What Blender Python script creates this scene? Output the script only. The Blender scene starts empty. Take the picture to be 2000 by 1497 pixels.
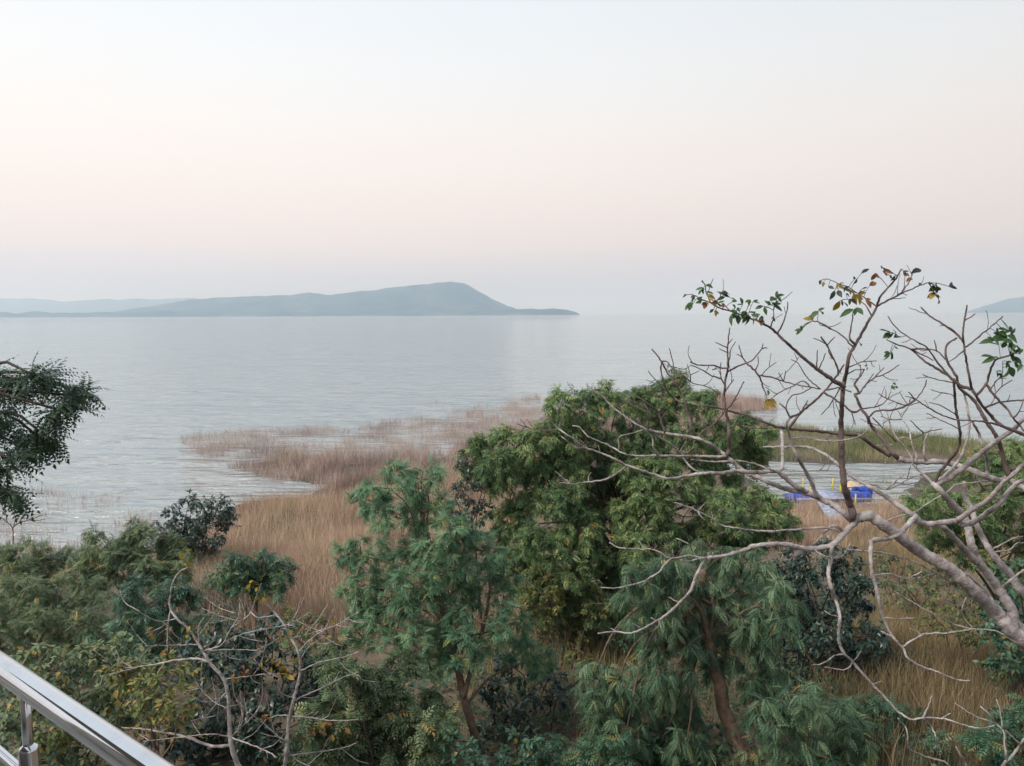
import bpy, math, random
import numpy as np
from mathutils import Matrix, Vector

scene = bpy.context.scene
COL = scene.collection

# ------------------------------------------------------------------ camera
CAM = np.array([0.0, 0.0, 10.0])          # eye on the terrace, ten metres above the lake
FPX = 1480.0                              # focal length in photo pixels (photo is 2000 wide)
PITCH = math.radians(5.25)
ROLL = math.radians(0.26)
_f = np.array([0, math.cos(PITCH), -math.sin(PITCH)])
_u = np.array([0, math.sin(PITCH), math.cos(PITCH)])
_r = np.array([1.0, 0, 0])
RIGHT = _r * math.cos(ROLL) - _u * math.sin(ROLL)
UP = _u * math.cos(ROLL) + _r * math.sin(ROLL)
FWD = _f
cam_data = bpy.data.cameras.new('camera')
cam = bpy.data.objects.new('camera', cam_data)
COL.objects.link(cam)
cam.matrix_world = Matrix(((RIGHT[0], UP[0], -FWD[0], CAM[0]),
                           (RIGHT[1], UP[1], -FWD[1], CAM[1]),
                           (RIGHT[2], UP[2], -FWD[2], CAM[2]),
                           (0, 0, 0, 1)))
cam_data.sensor_width = 36.0
cam_data.lens = 36.0 * FPX / 2000.0
cam_data.clip_start = 0.05
cam_data.clip_end = 60000.0
scene.camera = cam

# ------------------------------------------------------------------ world / sun / exposure
SUN_ELEV = math.radians(46.0)
SUN_AZ = math.radians(-122.0)             # veiled sun behind the left shoulder
GLOW_AZ = math.radians(-55.0)             # the paler side of the hazy sky
world = bpy.data.worlds.new('World')
scene.world = world
world.use_nodes = True
wn = world.node_tree
wn.nodes.clear()
w_out = wn.nodes.new('ShaderNodeOutputWorld')
w_bg = wn.nodes.new('ShaderNodeBackground')
w_bg.inputs['Strength'].default_value = 0.104
sky = wn.nodes.new('ShaderNodeTexSky')
sky.sky_type = 'NISHITA'
sky.sun_disc = False
sky.sun_elevation = SUN_ELEV
sky.sun_rotation = SUN_AZ
sky.air_density = 1.0
sky.dust_density = 4.0
sky.ozone_density = 1.5
# milky evening air: the clear sky is veiled by an even haze that only depends on elevation
tc = wn.nodes.new('ShaderNodeTexCoord')
sep = wn.nodes.new('ShaderNodeSeparateXYZ')
wn.links.new(tc.outputs['Generated'], sep.inputs[0])
ramp = wn.nodes.new('ShaderNodeValToRGB')
wn.links.new(sep.outputs['Z'], ramp.inputs[0])
cr = ramp.color_ramp
cr.interpolation = 'B_SPLINE'
stops = [(0.0, (0.55, 0.60, 0.71)), (0.035, (0.63, 0.63, 0.71)), (0.09, (0.91, 0.785, 0.73)),
         (0.17, (0.97, 0.875, 0.805)), (0.26, (0.96, 0.945, 0.925)), (0.38, (0.84, 0.905, 0.965)),
         (0.60, (0.80, 0.885, 0.96)), (1.0, (0.78, 0.88, 0.97))]
while len(cr.elements) < len(stops):
    cr.elements.new(0.5)
for e, (p, c) in zip(cr.elements, stops):
    e.position = p
    e.color = (c[0], c[1], c[2], 1)
# the side of the sunset is a little brighter
dotn = wn.nodes.new('ShaderNodeVectorMath'); dotn.operation = 'DOT_PRODUCT'
wn.links.new(tc.outputs['Generated'], dotn.inputs[0])
dotn.inputs[1].default_value = (math.sin(GLOW_AZ), math.cos(GLOW_AZ), 0.0)
glow = wn.nodes.new('ShaderNodeMapRange')
glow.inputs['From Min'].default_value = -1.0
glow.inputs['From Max'].default_value = 1.0
glow.inputs['To Min'].default_value = 5.6
glow.inputs['To Max'].default_value = 8.75
wn.links.new(dotn.outputs['Value'], glow.inputs['Value'])
veil = wn.nodes.new('ShaderNodeMix'); veil.data_type = 'RGBA'; veil.blend_type = 'MULTIPLY'
veil.inputs[0].default_value = 1.0
wn.links.new(ramp.outputs[0], veil.inputs[6])
comb = wn.nodes.new('ShaderNodeCombineColor')
for i in range(3):
    wn.links.new(glow.outputs['Result'], comb.inputs[i])
wn.links.new(comb.outputs[0], veil.inputs[7])
mixw = wn.nodes.new('ShaderNodeMix'); mixw.data_type = 'RGBA'
mixw.inputs[0].default_value = 0.95
wn.links.new(sky.outputs[0], mixw.inputs[6])
wn.links.new(veil.outputs[2], mixw.inputs[7])
wn.links.new(mixw.outputs[2], w_bg.inputs['Color'])
wn.links.new(w_bg.outputs[0], w_out.inputs['Surface'])

sun_data = bpy.data.lights.new('sun', 'SUN')
sun_data.energy = 2.7
sun_data.angle = math.radians(20)
sun_data.color = (1.0, 0.92, 0.84)
sun = bpy.data.objects.new('sun', sun_data)
COL.objects.link(sun)
sdir = Vector((math.sin(SUN_AZ) * math.cos(SUN_ELEV), math.cos(SUN_AZ) * math.cos(SUN_ELEV), math.sin(SUN_ELEV)))
sun.rotation_euler = sdir.to_track_quat('Z', 'Y').to_euler()
sun.location = (-60, 60, 60)

vs = scene.view_settings
vs.view_transform = 'Standard'
vs.look = 'None'
vs.exposure = 0.32
vs.gamma = 1.0
vs.use_curve_mapping = False
scene.render.engine = 'CYCLES'
cy = scene.cycles
cy.use_denoising = True
cy.max_bounces = 8
cy.diffuse_bounces = 3
cy.glossy_bounces = 3
cy.transmission_bounces = 3
cy.volume_bounces = 4
cy.sample_clamp_indirect = 6.0

# ------------------------------------------------------------------ helpers
def P(px, py, d):
    """Point of the place that the photo shows at (px, py), d metres ahead of the terrace."""
    ray = FWD + RIGHT * ((px - 1000.0) / FPX) - UP * ((py - 748.5) / FPX)
    return CAM + ray / ray[1] * d

def Pz(px, py, z=0.0):
    ray = FWD + RIGHT * ((px - 1000.0) / FPX) - UP * ((py - 748.5) / FPX)
    return CAM + ray * ((z - CAM[2]) / ray[2])

def tag(o, label=None, cat=None, group=None, kind=None):
    if label: o['label'] = label
    if cat: o['category'] = cat
    if group: o['group'] = group
    if kind: o['kind'] = kind
    return o

def empty(name, loc, label=None, cat=None, group=None):
    o = bpy.data.objects.new(name, None)
    o.empty_display_size = 0.2
    o.location = tuple(float(v) for v in loc)
    COL.objects.link(o)
    return tag(o, label, cat, group)

class Acc:
    """Collects verts, quads / tris and a per-vertex tint, then links ONE mesh object."""
    def __init__(self):
        self.v = []; self.q = []; self.t = []; self.a = []; self.n = 0
    def add(self, v, quads=None, tris=None, tint=None):
        v = np.asarray(v, float)
        if quads is not None and len(quads): self.q.append(np.asarray(quads, np.int64) + self.n)
        if tris is not None and len(tris): self.t.append(np.asarray(tris, np.int64) + self.n)
        self.v.append(v)
        if tint is None: tint = 0.5
        self.a.append(np.broadcast_to(np.asarray(tint, float), (len(v),)))
        self.n += len(v)
    def build(self, name, mat, parent=None, origin=None, smooth=False):
        V = np.concatenate(self.v) if self.v else np.zeros((0, 3))
        A = np.concatenate(self.a) if self.a else np.zeros(0)
        off = np.zeros(3)
        if parent is not None:
            w = parent
            while w is not None:
                off = off + np.array(w.location); w = w.parent
        if origin is not None:
            off = off + (np.asarray(origin, float) - off)
        me = bpy.data.meshes.new(name)
        Q = np.concatenate(self.q) if self.q else np.zeros((0, 4), np.int64)
        T = np.concatenate(self.t) if self.t else np.zeros((0, 3), np.int64)
        me.vertices.add(len(V)); me.vertices.foreach_set('co', (V - off).astype(np.float32).ravel())
        nl = Q.size + T.size
        me.loops.add(nl)
        me.loops.foreach_set('vertex_index', np.concatenate([Q.ravel(), T.ravel()]).astype(np.int32))
        me.polygons.add(len(Q) + len(T))
        st = np.concatenate([np.arange(len(Q)) * 4, len(Q) * 4 + np.arange(len(T)) * 3]).astype(np.int32)
        me.polygons.foreach_set('loop_start', st)
        if smooth:
            me.polygons.foreach_set('use_smooth', np.ones(len(Q) + len(T), bool))
        at = me.attributes.new('tint', 'FLOAT', 'POINT')
        at.data.foreach_set('value', A.astype(np.float32))
        me.update(calc_edges=True)
        me.validate()
        if mat is not None: me.materials.append(mat)
        o = bpy.data.objects.new(name, me)
        COL.objects.link(o)
        if parent is not None:
            o.parent = parent
        if origin is not None:
            base = np.zeros(3)
            w = parent
            while w is not None:
                base = base + np.array(w.location); w = w.parent
            o.location = tuple(np.asarray(origin, float) - base)
        return o

def catmull(pts, step):
    """Smooth resampling of a polyline (rows may carry extra columns such as the radius)."""
    p = np.asarray(pts, float)
    if len(p) == 2:
        n = max(2, int(np.linalg.norm((p[1] - p[0])[:3]) / step) + 1)
        t = np.linspace(0, 1, n)[:, None]
        return p[0] * (1 - t) + p[1] * t
    q = np.vstack([2 * p[0] - p[1], p, 2 * p[-1] - p[-2]])
    out = []
    for i in range(1, len(q) - 2):
        n = max(1, int(np.linalg.norm((q[i + 1] - q[i])[:3]) / step))
        t = (np.arange(n) / n)[:, None]
        a, b, c, d = q[i - 1], q[i], q[i + 1], q[i + 2]
        out.append(0.5 * ((2 * b) + (c - a) * t + (2 * a - 5 * b + 4 * c - d) * t ** 2 + (3 * b - a - 3 * c + d) * t ** 3))
    out.append(p[-1:])
    return np.vstack(out)

def tube(acc, pts, rad, sides=6, tint=0.5, cap=True):
    p = np.asarray(pts, float); n = len(p)
    rad = np.broadcast_to(np.asarray(rad, float), (n,))
    tan = np.gradient(p, axis=0)
    tan /= (np.linalg.norm(tan, axis=1, keepdims=True) + 1e-9)
    ref = np.array([0.31, 0.17, 0.93]) if abs(tan[0][2]) < 0.8 else np.array([0.95, 0.25, 0.1])
    u = np.cross(tan[0], ref); u /= np.linalg.norm(u)
    us = []
    for i in range(n):
        u = u - tan[i] * np.dot(u, tan[i]); u = u / (np.linalg.norm(u) + 1e-9)
        us.append(u)
    us = np.array(us); vs_ = np.cross(tan, us)
    ang = np.arange(sides) * 2 * math.pi / sides
    ring = (us[:, None, :] * np.cos(ang)[None, :, None] + vs_[:, None, :] * np.sin(ang)[None, :, None]) * rad[:, None, None]
    V = (p[:, None, :] + ring).reshape(-1, 3)
    i = np.arange(n - 1)[:, None] * sides
    j = np.arange(sides)[None, :]; k = (j + 1) % sides
    Q = np.stack([i + j, i + k, i + sides + k, i + sides + j], -1).reshape(-1, 4)
    T = None
    if cap:
        V = np.vstack([V, p[-1] + tan[-1] * rad[-1] * 0.6, p[0]])
        e = (n - 1) * sides
        jj = np.arange(sides); kk = (jj + 1) % sides
        T = np.vstack([np.stack([e + jj, e + kk, np.full(sides, n * sides)], -1),
                       np.stack([kk, jj, np.full(sides, n * sides + 1)], -1)])
    acc.add(V, Q, T, tint)

def box(acc, c, size, tint=0.5, R=None):
    s = np.array(size) / 2
    v = np.array([[-1, -1, -1], [1, -1, -1], [1, 1, -1], [-1, 1, -1], [-1, -1, 1], [1, -1, 1], [1, 1, 1], [-1, 1, 1]]) * s
    if R is not None: v = v @ np.asarray(R).T
    acc.add(v + np.asarray(c), [[0, 3, 2, 1], [4, 5, 6, 7], [0, 1, 5, 4], [1, 2, 6, 5], [2, 3, 7, 6], [3, 0, 4, 7]], None, tint)

_NG = {}
def vnoise(x, y, seed=0):
    """cheap smooth value noise"""
    if seed not in _NG: _NG[seed] = np.random.RandomState(seed).rand(256, 256)
    g = _NG[seed]
    xi = np.floor(x).astype(int); yi = np.floor(y).astype(int)
    fx = x - xi; fy = y - yi
    fx = fx * fx * (3 - 2 * fx); fy = fy * fy * (3 - 2 * fy)
    a = g[xi % 256, yi % 256]; b = g[(xi + 1) % 256, yi % 256]
    c = g[xi % 256, (yi + 1) % 256]; d = g[(xi + 1) % 256, (yi + 1) % 256]
    return (a * (1 - fx) + b * fx) * (1 - fy) + (c * (1 - fx) + d * fx) * fy

# ------------------------------------------------------------------ materials
def new_mat(name):
    m = bpy.data.materials.new(name); m.use_nodes = True
    nt = m.node_tree; nt.nodes.clear()
    out = nt.nodes.new('ShaderNodeOutputMaterial')
    b = nt.nodes.new('ShaderNodeBsdfPrincipled')
    nt.links.new(b.outputs[0], out.inputs['Surface'])
    return m, nt, b, out

def set_ramp(node, stops):
    cr = node.color_ramp
    while len(cr.elements) < len(stops): cr.elements.new(0.5)
    for e, (p, c) in zip(cr.elements, stops):
        e.position = p; e.color = (c[0], c[1], c[2], 1)

def leaf_mat(name, stops, rough=0.5, trans=0.25, spec=0.3):
    m, nt, b, out = new_mat(name)
    at = nt.nodes.new('ShaderNodeAttribute'); at.attribute_name = 'tint'
    rp = nt.nodes.new('ShaderNodeValToRGB'); set_ramp(rp, stops)
    nt.links.new(at.outputs['Fac'], rp.inputs[0])
    nt.links.new(rp.outputs[0], b.inputs['Base Color'])
    b.inputs['Roughness'].default_value = rough
    b.inputs['Specular IOR Level'].default_value = spec
    tr = nt.nodes.new('ShaderNodeBsdfTranslucent')
    hs = nt.nodes.new('ShaderNodeHueSaturation')
    hs.inputs['Saturation'].default_value = 1.1; hs.inputs['Value'].default_value = 1.3
    nt.links.new(rp.outputs[0], hs.inputs['Color']); nt.links.new(hs.outputs[0], tr.inputs['Color'])
    mx = nt.nodes.new('ShaderNodeMixShader'); mx.inputs[0].default_value = trans
    nt.links.new(b.outputs[0], mx.inputs[1]); nt.links.new(tr.outputs[0], mx.inputs[2])
    nt.links.new(mx.outputs[0], out.inputs['Surface'])
    return m

def bark_mat(name, c1, c2, c3, scale=9.0, rough=0.85):
    m, nt, b, out = new_mat(name)
    tcn = nt.nodes.new('ShaderNodeTexCoord')
    nz = nt.nodes.new('ShaderNodeTexNoise'); nz.inputs['Scale'].default_value = scale
    nz.inputs['Detail'].default_value = 6; nz.inputs['Roughness'].default_value = 0.65
    nt.links.new(tcn.outputs['Object'], nz.inputs['Vector'])
    rp = nt.nodes.new('ShaderNodeValToRGB')
    set_ramp(rp, [(0.30, c1), (0.5, c2), (0.72, c3)])
    nt.links.new(nz.outputs[0], rp.inputs[0]); nt.links.new(rp.outputs[0], b.inputs['Base Color'])
    nz2 = nt.nodes.new('ShaderNodeTexNoise'); nz2.inputs['Scale'].default_value = scale * 7
    nz2.inputs['Detail'].default_value = 4
    nt.links.new(tcn.outputs['Object'], nz2.inputs['Vector'])
    bp = nt.nodes.new('ShaderNodeBump'); bp.inputs['Strength'].default_value = 0.8; bp.inputs['Distance'].default_value = 0.015
    nt.links.new(nz2.outputs[0], bp.inputs['Height']); nt.links.new(bp.outputs[0], b.inputs['Normal'])
    b.inputs['Roughness'].default_value = rough
    b.inputs['Specular IOR Level'].default_value = 0.25
    return m

def plain(name, c, rough=0.5, metal=0.0, spec=0.5, var=0.12, scale=20):
    m, nt, b, out = new_mat(name)
    tcn = nt.nodes.new('ShaderNodeTexCoord')
    nz = nt.nodes.new('ShaderNodeTexNoise'); nz.inputs['Scale'].default_value = scale; nz.inputs['Detail'].default_value = 5
    nt.links.new(tcn.outputs['Object'], nz.inputs['Vector'])
    rp = nt.nodes.new('ShaderNodeValToRGB')
    set_ramp(rp, [(0.3, [x * (1 - var) for x in c]), (0.7, [min(1, x * (1 + var)) for x in c])])
    nt.links.new(nz.outputs[0], rp.inputs[0]); nt.links.new(rp.outputs[0], b.inputs['Base Color'])
    b.inputs['Roughness'].default_value = rough; b.inputs['Metallic'].default_value = metal
    b.inputs['Specular IOR Level'].default_value = spec
    return m

# ------------------------------------------------------------------ the lake shore
COAST = [Pz(*p)[:2] for p in [(-300, 1112), (0, 1096), (150, 1088), (300, 1066), (400, 1022), (470, 992), (560, 976), (622, 964),
         (646, 951), (590, 938), (530, 920), (495, 906), (540, 902), (630, 907), (740, 905), (860, 895), (960, 870),
         (1060, 832), (1180, 805), (1320, 780), (1470, 788), (1500, 797), (1420, 812), (1440, 828), (1560, 838), (1700, 844),
         (1870, 858), (2000, 872), (2300, 884)]]
COAST = COAST + [np.array(p) for p in [(150, 52), (260, 40), (260, -120), (-260, -120), (-260, 22), (-60, 26)]]
INLET = [Pz(*p)[:2] for p in [(1440, 908), (1540, 904), (1660, 911), (1760, 909), (1850, 906), (1812, 940), (1765, 968), (1705, 992),
         (1640, 986), (1530, 986), (1460, 950)]]

def sdf(poly, x, y):
    poly = np.array(poly); d2 = np.full(x.shape, 1e18); inside = np.zeros(x.shape, bool)
    for i in range(len(poly)):
        a = poly[i]; b = poly[(i + 1) % len(poly)]
        ab = b - a
        t = np.clip(((x - a[0]) * ab[0] + (y - a[1]) * ab[1]) / (ab @ ab), 0, 1)
        d2 = np.minimum(d2, (x - a[0] - t * ab[0]) ** 2 + (y - a[1] - t * ab[1]) ** 2)
        c = ((a[1] > y) != (b[1] > y)) & (x < (b[0] - a[0]) * (y - a[1]) / (b[1] - a[1] + 1e-12) + a[0])
        inside ^= c
    d = np.sqrt(d2)
    return np.where(inside, d, -d)

def land(x, y):
    x = np.asarray(x, float); y = np.asarray(y, float)
    d = np.minimum(sdf(COAST, x, y), -sdf(INLET, x, y))
    return d + (vnoise(x * 0.35, y * 0.35, 3) - 0.5) * 2.2 + (vnoise(x * 1.1, y * 1.1, 4) - 0.5) * 0.9

def height(x, y):
    x = np.asarray(x, float); y = np.asarray(y, float)
    d = land(x, y)
    up = 0.32 * (1 - np.exp(-np.maximum(d, 0) / 3.0)) + 2.7 * np.clip((34 - y) / 26, 0, 1) * np.clip(d / 12, 0, 1)
    dn = np.maximum(d * 0.12, -2.2)
    z = np.where(d > 0, up, dn)
    return z + np.where(d > 1, (vnoise(x * 0.8, y * 0.8, 5) - 0.5) * 0.16, 0)

def h1(x, y):
    return float(height(np.array([x]), np.array([y]))[0])

xs = np.concatenate([np.linspace(-255, -56, 34), np.arange(-55, 95, 0.85), np.linspace(96, 255, 28)])
ys = np.concatenate([np.linspace(-115, -6, 24), np.arange(-5, 112, 0.85)])
GX, GY = np.meshgrid(xs, ys)
GZ = height(GX.ravel(), GY.ravel())
nx, ny = len(xs), len(ys)
ii = (np.arange(ny - 1)[:, None] * nx + np.arange(nx - 1)[None, :]).ravel()
acc = Acc()
acc.add(np.stack([GX.ravel(), GY.ravel(), GZ], -1), np.stack([ii, ii + 1, ii + nx + 1, ii + nx], -1))
m, nt, b, out = new_mat('ground_soil')
tcn = nt.nodes.new('ShaderNodeTexCoord')
nz = nt.nodes.new('ShaderNodeTexNoise'); nz.inputs['Scale'].default_value = 0.6; nz.inputs['Detail'].default_value = 9
nz.inputs['Roughness'].default_value = 0.7
nt.links.new(tcn.outputs['Object'], nz.inputs['Vector'])
rp = nt.nodes.new('ShaderNodeValToRGB')
set_ramp(rp, [(0.3, (0.055, 0.042, 0.028)), (0.48, (0.12, 0.088, 0.058)), (0.6, (0.16, 0.12, 0.078)), (0.75, (0.075, 0.08, 0.035))])
nt.links.new(nz.outputs[0], rp.inputs[0])
geo = nt.nodes.new('ShaderNodeNewGeometry'); sp = nt.nodes.new('ShaderNodeSeparateXYZ')
nt.links.new(geo.outputs['Position'], sp.inputs[0])
mr = nt.nodes.new('ShaderNodeMapRange'); mr.inputs['From Min'].default_value = 0.0; mr.inputs['From Max'].default_value = 0.22
nt.links.new(sp.outputs['Z'], mr.inputs['Value'])
mxc = nt.nodes.new('ShaderNodeMix'); mxc.data_type = 'RGBA'
mxc.inputs[6].default_value = (0.07, 0.055, 0.045, 1)      # wet mud along the water line
nt.links.new(mr.outputs[0], mxc.inputs[0]); nt.links.new(rp.outputs[0], mxc.inputs[7])
nt.links.new(mxc.outputs[2], b.inputs['Base Color'])
b.inputs['Roughness'].default_value = 0.95
nb = nt.nodes.new('ShaderNodeTexNoise'); nb.inputs['Scale'].default_value = 6; nb.inputs['Detail'].default_value = 8
nt.links.new(tcn.outputs['Object'], nb.inputs['Vector'])
bp = nt.nodes.new('ShaderNodeBump'); bp.inputs['Distance'].default_value = 0.1
nt.links.new(nb.outputs[0], bp.inputs['Height']); nt.links.new(bp.outputs[0], b.inputs['Normal'])
tag(acc.build('ground', m, smooth=True), kind='structure')

# ------------------------------------------------------------------ the lake
acc = Acc()
acc.add([(-9000, -150, 0), (9000, -150, 0), (9000, 14000, 0), (-9000, 14000, 0)], [[0, 1, 2, 3]])
m, nt, b, out = new_mat('lake_water')
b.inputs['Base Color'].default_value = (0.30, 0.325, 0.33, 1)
b.inputs['Roughness'].default_value = 0.05
b.inputs['IOR'].default_value = 1.45
tcn = nt.nodes.new('ShaderNodeTexCoord')
def wave_layer(sx, sy, rot, detail, rough, dist, strength, prev=None):
    mp = nt.nodes.new('ShaderNodeMapping')
    mp.inputs['Rotation'].default_value = (0, 0, rot)
    mp.inputs['Scale'].default_value = (sx, sy, 1)
    nt.links.new(tcn.outputs['Object'], mp.inputs['Vector'])
    n = nt.nodes.new('ShaderNodeTexNoise'); n.inputs['Scale'].default_value = 1.0
    n.inputs['Detail'].default_value = detail; n.inputs['Roughness'].default_value = rough
    n.inputs['Distortion'].default_value = 0.35
    nt.links.new(mp.outputs[0], n.inputs['Vector'])
    bmp = nt.nodes.new('ShaderNodeBump'); bmp.inputs['Distance'].default_value = dist; bmp.inputs['Strength'].default_value = strength
    nt.links.new(n.outputs[0], bmp.inputs['Height'])
    if prev is not None: nt.links.new(prev.outputs[0], bmp.inputs['Normal'])
    return bmp
w0 = wave_layer(0.09, 0.30, 0.16, 2.0, 0.5, 1.5, 1.0)
w1 = wave_layer(0.26, 0.85, 0.10, 2.0, 0.5, 0.90, 1.0, w0)
w2 = wave_layer(0.9, 2.6, -0.15, 3.0, 0.55, 0.24, 1.0, w1)
w3 = wave_layer(0.012, 0.05, 0.2, 2.0, 0.5, 3.0, 0.8, w2)
nt.links.new(w3.outputs[0], b.inputs['Normal'])
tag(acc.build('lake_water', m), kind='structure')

# ------------------------------------------------------------------ far hills
m_hill = bark_mat('hill_scrub', (0.015, 0.028, 0.024), (0.04, 0.055, 0.042), (0.11, 0.105, 0.075), scale=0.006, rough=1.0)
def hills(name, prof, D, depth, seed, rough=0.10, fine=0.02):
    px = np.array([p[0] for p in prof], float); py = np.array([p[1] for p in prof], float)
    n = max(60, int((px[-1] - px[0]) / 4)); nv = 26
    X = np.linspace(px[0], px[-1], n); Y = np.interp(X, px, py)
    Y = Y - (vnoise(X * 0.03, X * 0 + seed, seed + 5) - 0.5) * 3.0 - (vnoise(X * 0.14, X * 0 + seed, seed + 6) - 0.5) * 1.2
    acc = Acc()
    tops = np.array([P(X[i], Y[i], D) for i in range(n)])
    v = np.linspace(-1, 1, nv)[:, None]
    h = np.maximum(tops[:, 2], 0)[None, :]
    yy = D + v * depth + 0 * h
    xx = tops[:, 0][None, :] * (yy / D)
    nzv = (vnoise(xx * 0.0035, yy * 0.0035, seed) - 0.5) * rough * 2 + (vnoise(xx * 0.02, yy * 0.02, seed + 1) - 0.5) * fine * 2
    zz = h * np.maximum(0, 1 - np.abs(v) ** 1.25) * (1 + nzv * np.clip(3 * np.abs(v), 0.15, 1))
    zz[0] = -1.0; zz[-1] = -1.0
    V = np.stack([xx, yy, zz], -1).reshape(-1, 3)
    a = (np.arange(nv - 1)[:, None] * n + np.arange(n - 1)[None, :]).ravel()
    acc.add(V, np.stack([a, a + 1, a + n + 1, a + n], -1))
    return tag(acc.build(name, m_hill, smooth=True), kind='structure')
hills('far_hills', [(-420, 600), (-300, 590), (-120, 584), (0, 580), (50, 583), (120, 589), (200, 585), (300, 583), (420, 582), (520, 588), (640, 600), (760, 616)], 8200, 900, 11, rough=0.25)
hills('peninsula_hill', [(170, 618), (240, 606), (310, 596), (370, 587), (420, 581), (470, 578.5), (525, 577), (575, 575.5), (602, 570), (640, 577), (695, 569), (760, 563), (800, 558), (850, 552), (882, 552), (905, 558), (930, 570), (960, 584), (990, 597), (1010, 604), (1040, 611)], 5000, 700, 21, rough=0.30, fine=0.08)
hills('eastern_hill', [(1885, 610), (1905, 603), (1930, 595), (1960, 587), (2000, 579), (2080, 572), (2200, 566), (2400, 572), (2600, 590), (2700, 606)], 6000, 700, 31, rough=0.25, fine=0.08)
hd = [(-420, 612), (-200, 610), (0, 611), (200, 610), (400, 609), (600, 610), (800, 609), (900, 609), (980, 607), (1000, 603.5), (1025, 602.5), (1042, 602), (1060, 604), (1080, 602.5), (1095, 603.5), (1110, 605), (1122, 608), (1132, 613.5)]
hills('wooded_headland', hd, 4200, 140, 41, rough=0.35, fine=0.40)

# ------------------------------------------------------------------ the evening haze over the lake
acc = Acc()
box(acc, (0, 6925, 133.0), (18800, 15000, 274))
mh = bpy.data.materials.new('haze_air'); mh.use_nodes = True
nt = mh.node_tree; nt.nodes.clear()
out = nt.nodes.new('ShaderNodeOutputMaterial')
pv = nt.nodes.new('ShaderNodeVolumePrincipled')
pv.inputs['Color'].default_value = (0.58, 0.78, 1.0, 1)
pv.inputs['Absorption Color'].default_value = (1, 1, 1, 1)      # droplets scatter, they do not absorb
pv.inputs['Density'].default_value = 0.00023
pv.inputs['Anisotropy'].default_value = 0.5
nt.links.new(pv.outputs[0], out.inputs['Volume'])
tag(acc.build('haze', mh), 'pale evening haze hanging over the lake', 'haze', kind='stuff')

# ------------------------------------------------------------------ the terrace the photo is taken from
RAIL_D = np.array([-0.80, 0.60])          # rail direction in plan
RAIL_N = np.array([0.60, 0.80])           # outward
r0 = P(160, 1413, 1.0); hrail = 0.60
r0 = CAM + (r0 - CAM) * (hrail / (CAM[2] - r0[2]))
FLOOR_Z = 8.40
c2 = r0[:2] - RAIL_N * 1.55
R2 = np.array([[RAIL_D[0], RAIL_N[0], 0], [RAIL_D[1], RAIL_N[1], 0], [0, 0, 1]])
m_conc = plain('terrace_concrete', (0.36, 0.34, 0.31), rough=0.9, var=0.2, scale=3)
acc = Acc(); box(acc, (c2[0], c2[1], FLOOR_Z - 0.1), (9.0, 3.3, 0.2), R=R2)
tag(acc.build('terrace_floor', m_conc), kind='structure')
acc = Acc()
for s in (-3.4, 3.4):
    q = r0[:2] - RAIL_N * 0.6 + RAIL_D * s
    box(acc, (q[0], q[1], (FLOOR_Z - 0.2 + 2.4) / 2), (0.35, 0.35, FLOOR_Z - 0.2 - 2.4), R=R2)
q = r0[:2] - RAIL_N * 2.9
box(acc, (q[0], q[1], (FLOOR_Z - 0.2 + 2.2) / 2), (8.8, 0.3, FLOOR_Z - 0.2 - 2.2), R=R2)
tag(acc.build('terrace_support', m_conc), kind='structure')

m_wall = plain('house_plaster', (0.44, 0.42, 0.38), rough=0.9, var=0.15, scale=2)
q = r0[:2] - RAIL_N * 3.02
acc = Acc(); box(acc, (q[0], q[1], FLOOR_Z + 1.5), (9.0, 0.24, 3.0), R=R2)
tag(acc.build('house_wall', m_wall), kind='structure')
q = r0[:2] - RAIL_N * 2.2
acc = Acc(); box(acc, (q[0], q[1], FLOOR_Z + 3.08), (9.2, 2.0, 0.15), R=R2)
tag(acc.build('house_roof', m_conc), kind='structure')

# ------------------------------------------------------------------ stainless steel railing
m_steel, nt, b, out = new_mat('brushed_steel')
b.inputs['Base Color'].default_value = (0.56, 0.56, 0.56, 1); b.inputs['Metallic'].default_value = 1.0
tcn = nt.nodes.new('ShaderNodeTexCoord')
nz = nt.nodes.new('ShaderNodeTexNoise'); nz.inputs['Scale'].default_value = 14; nz.inputs['Detail'].default_value = 6
nt.links.new(tcn.outputs['Object'], nz.inputs['Vector'])
mr = nt.nodes.new('ShaderNodeMapRange'); mr.inputs['To Min'].default_value = 0.03; mr.inputs['To Max'].default_value = 0.09
nt.links.new(nz.outputs[0], mr.inputs['Value']); nt.links.new(mr.outputs[0], b.inputs['Roughness'])
nz2 = nt.nodes.new('ShaderNodeTexNoise'); nz2.inputs['Scale'].default_value = 3.5; nz2.inputs['Detail'].default_value = 8; nz2.inputs['Roughness'].default_value = 0.7
nt.links.new(tcn.outputs['Object'], nz2.inputs['Vector'])
rps = nt.nodes.new('ShaderNodeValToRGB'); set_ramp(rps, [(0.35, (0.52, 0.52, 0.53)), (0.5, (0.66, 0.67, 0.70)), (0.7, (0.72, 0.74, 0.78))])
nt.links.new(nz2.outputs[0], rps.inputs[0]); nt.links.new(rps.outputs[0], b.inputs['Base Color'])
rail = empty('steel_railing', (r0[0], r0[1], FLOOR_Z), 'polished steel tube railing at the lower corner of the terrace', 'railing')
def rp3(s, z, n=0.0):
    q = r0[:2] + RAIL_D * s + RAIL_N * n
    return np.array([q[0], q[1], z])
ZR = CAM[2] - hrail
acc = Acc(); tube(acc, np.array([rp3(s, ZR) for s in np.linspace(-4.2, 4.2, 30)]), 0.0198, 28)
acc.build('handrail', m_steel, rail, smooth=True)
post_s = 0.205
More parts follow.
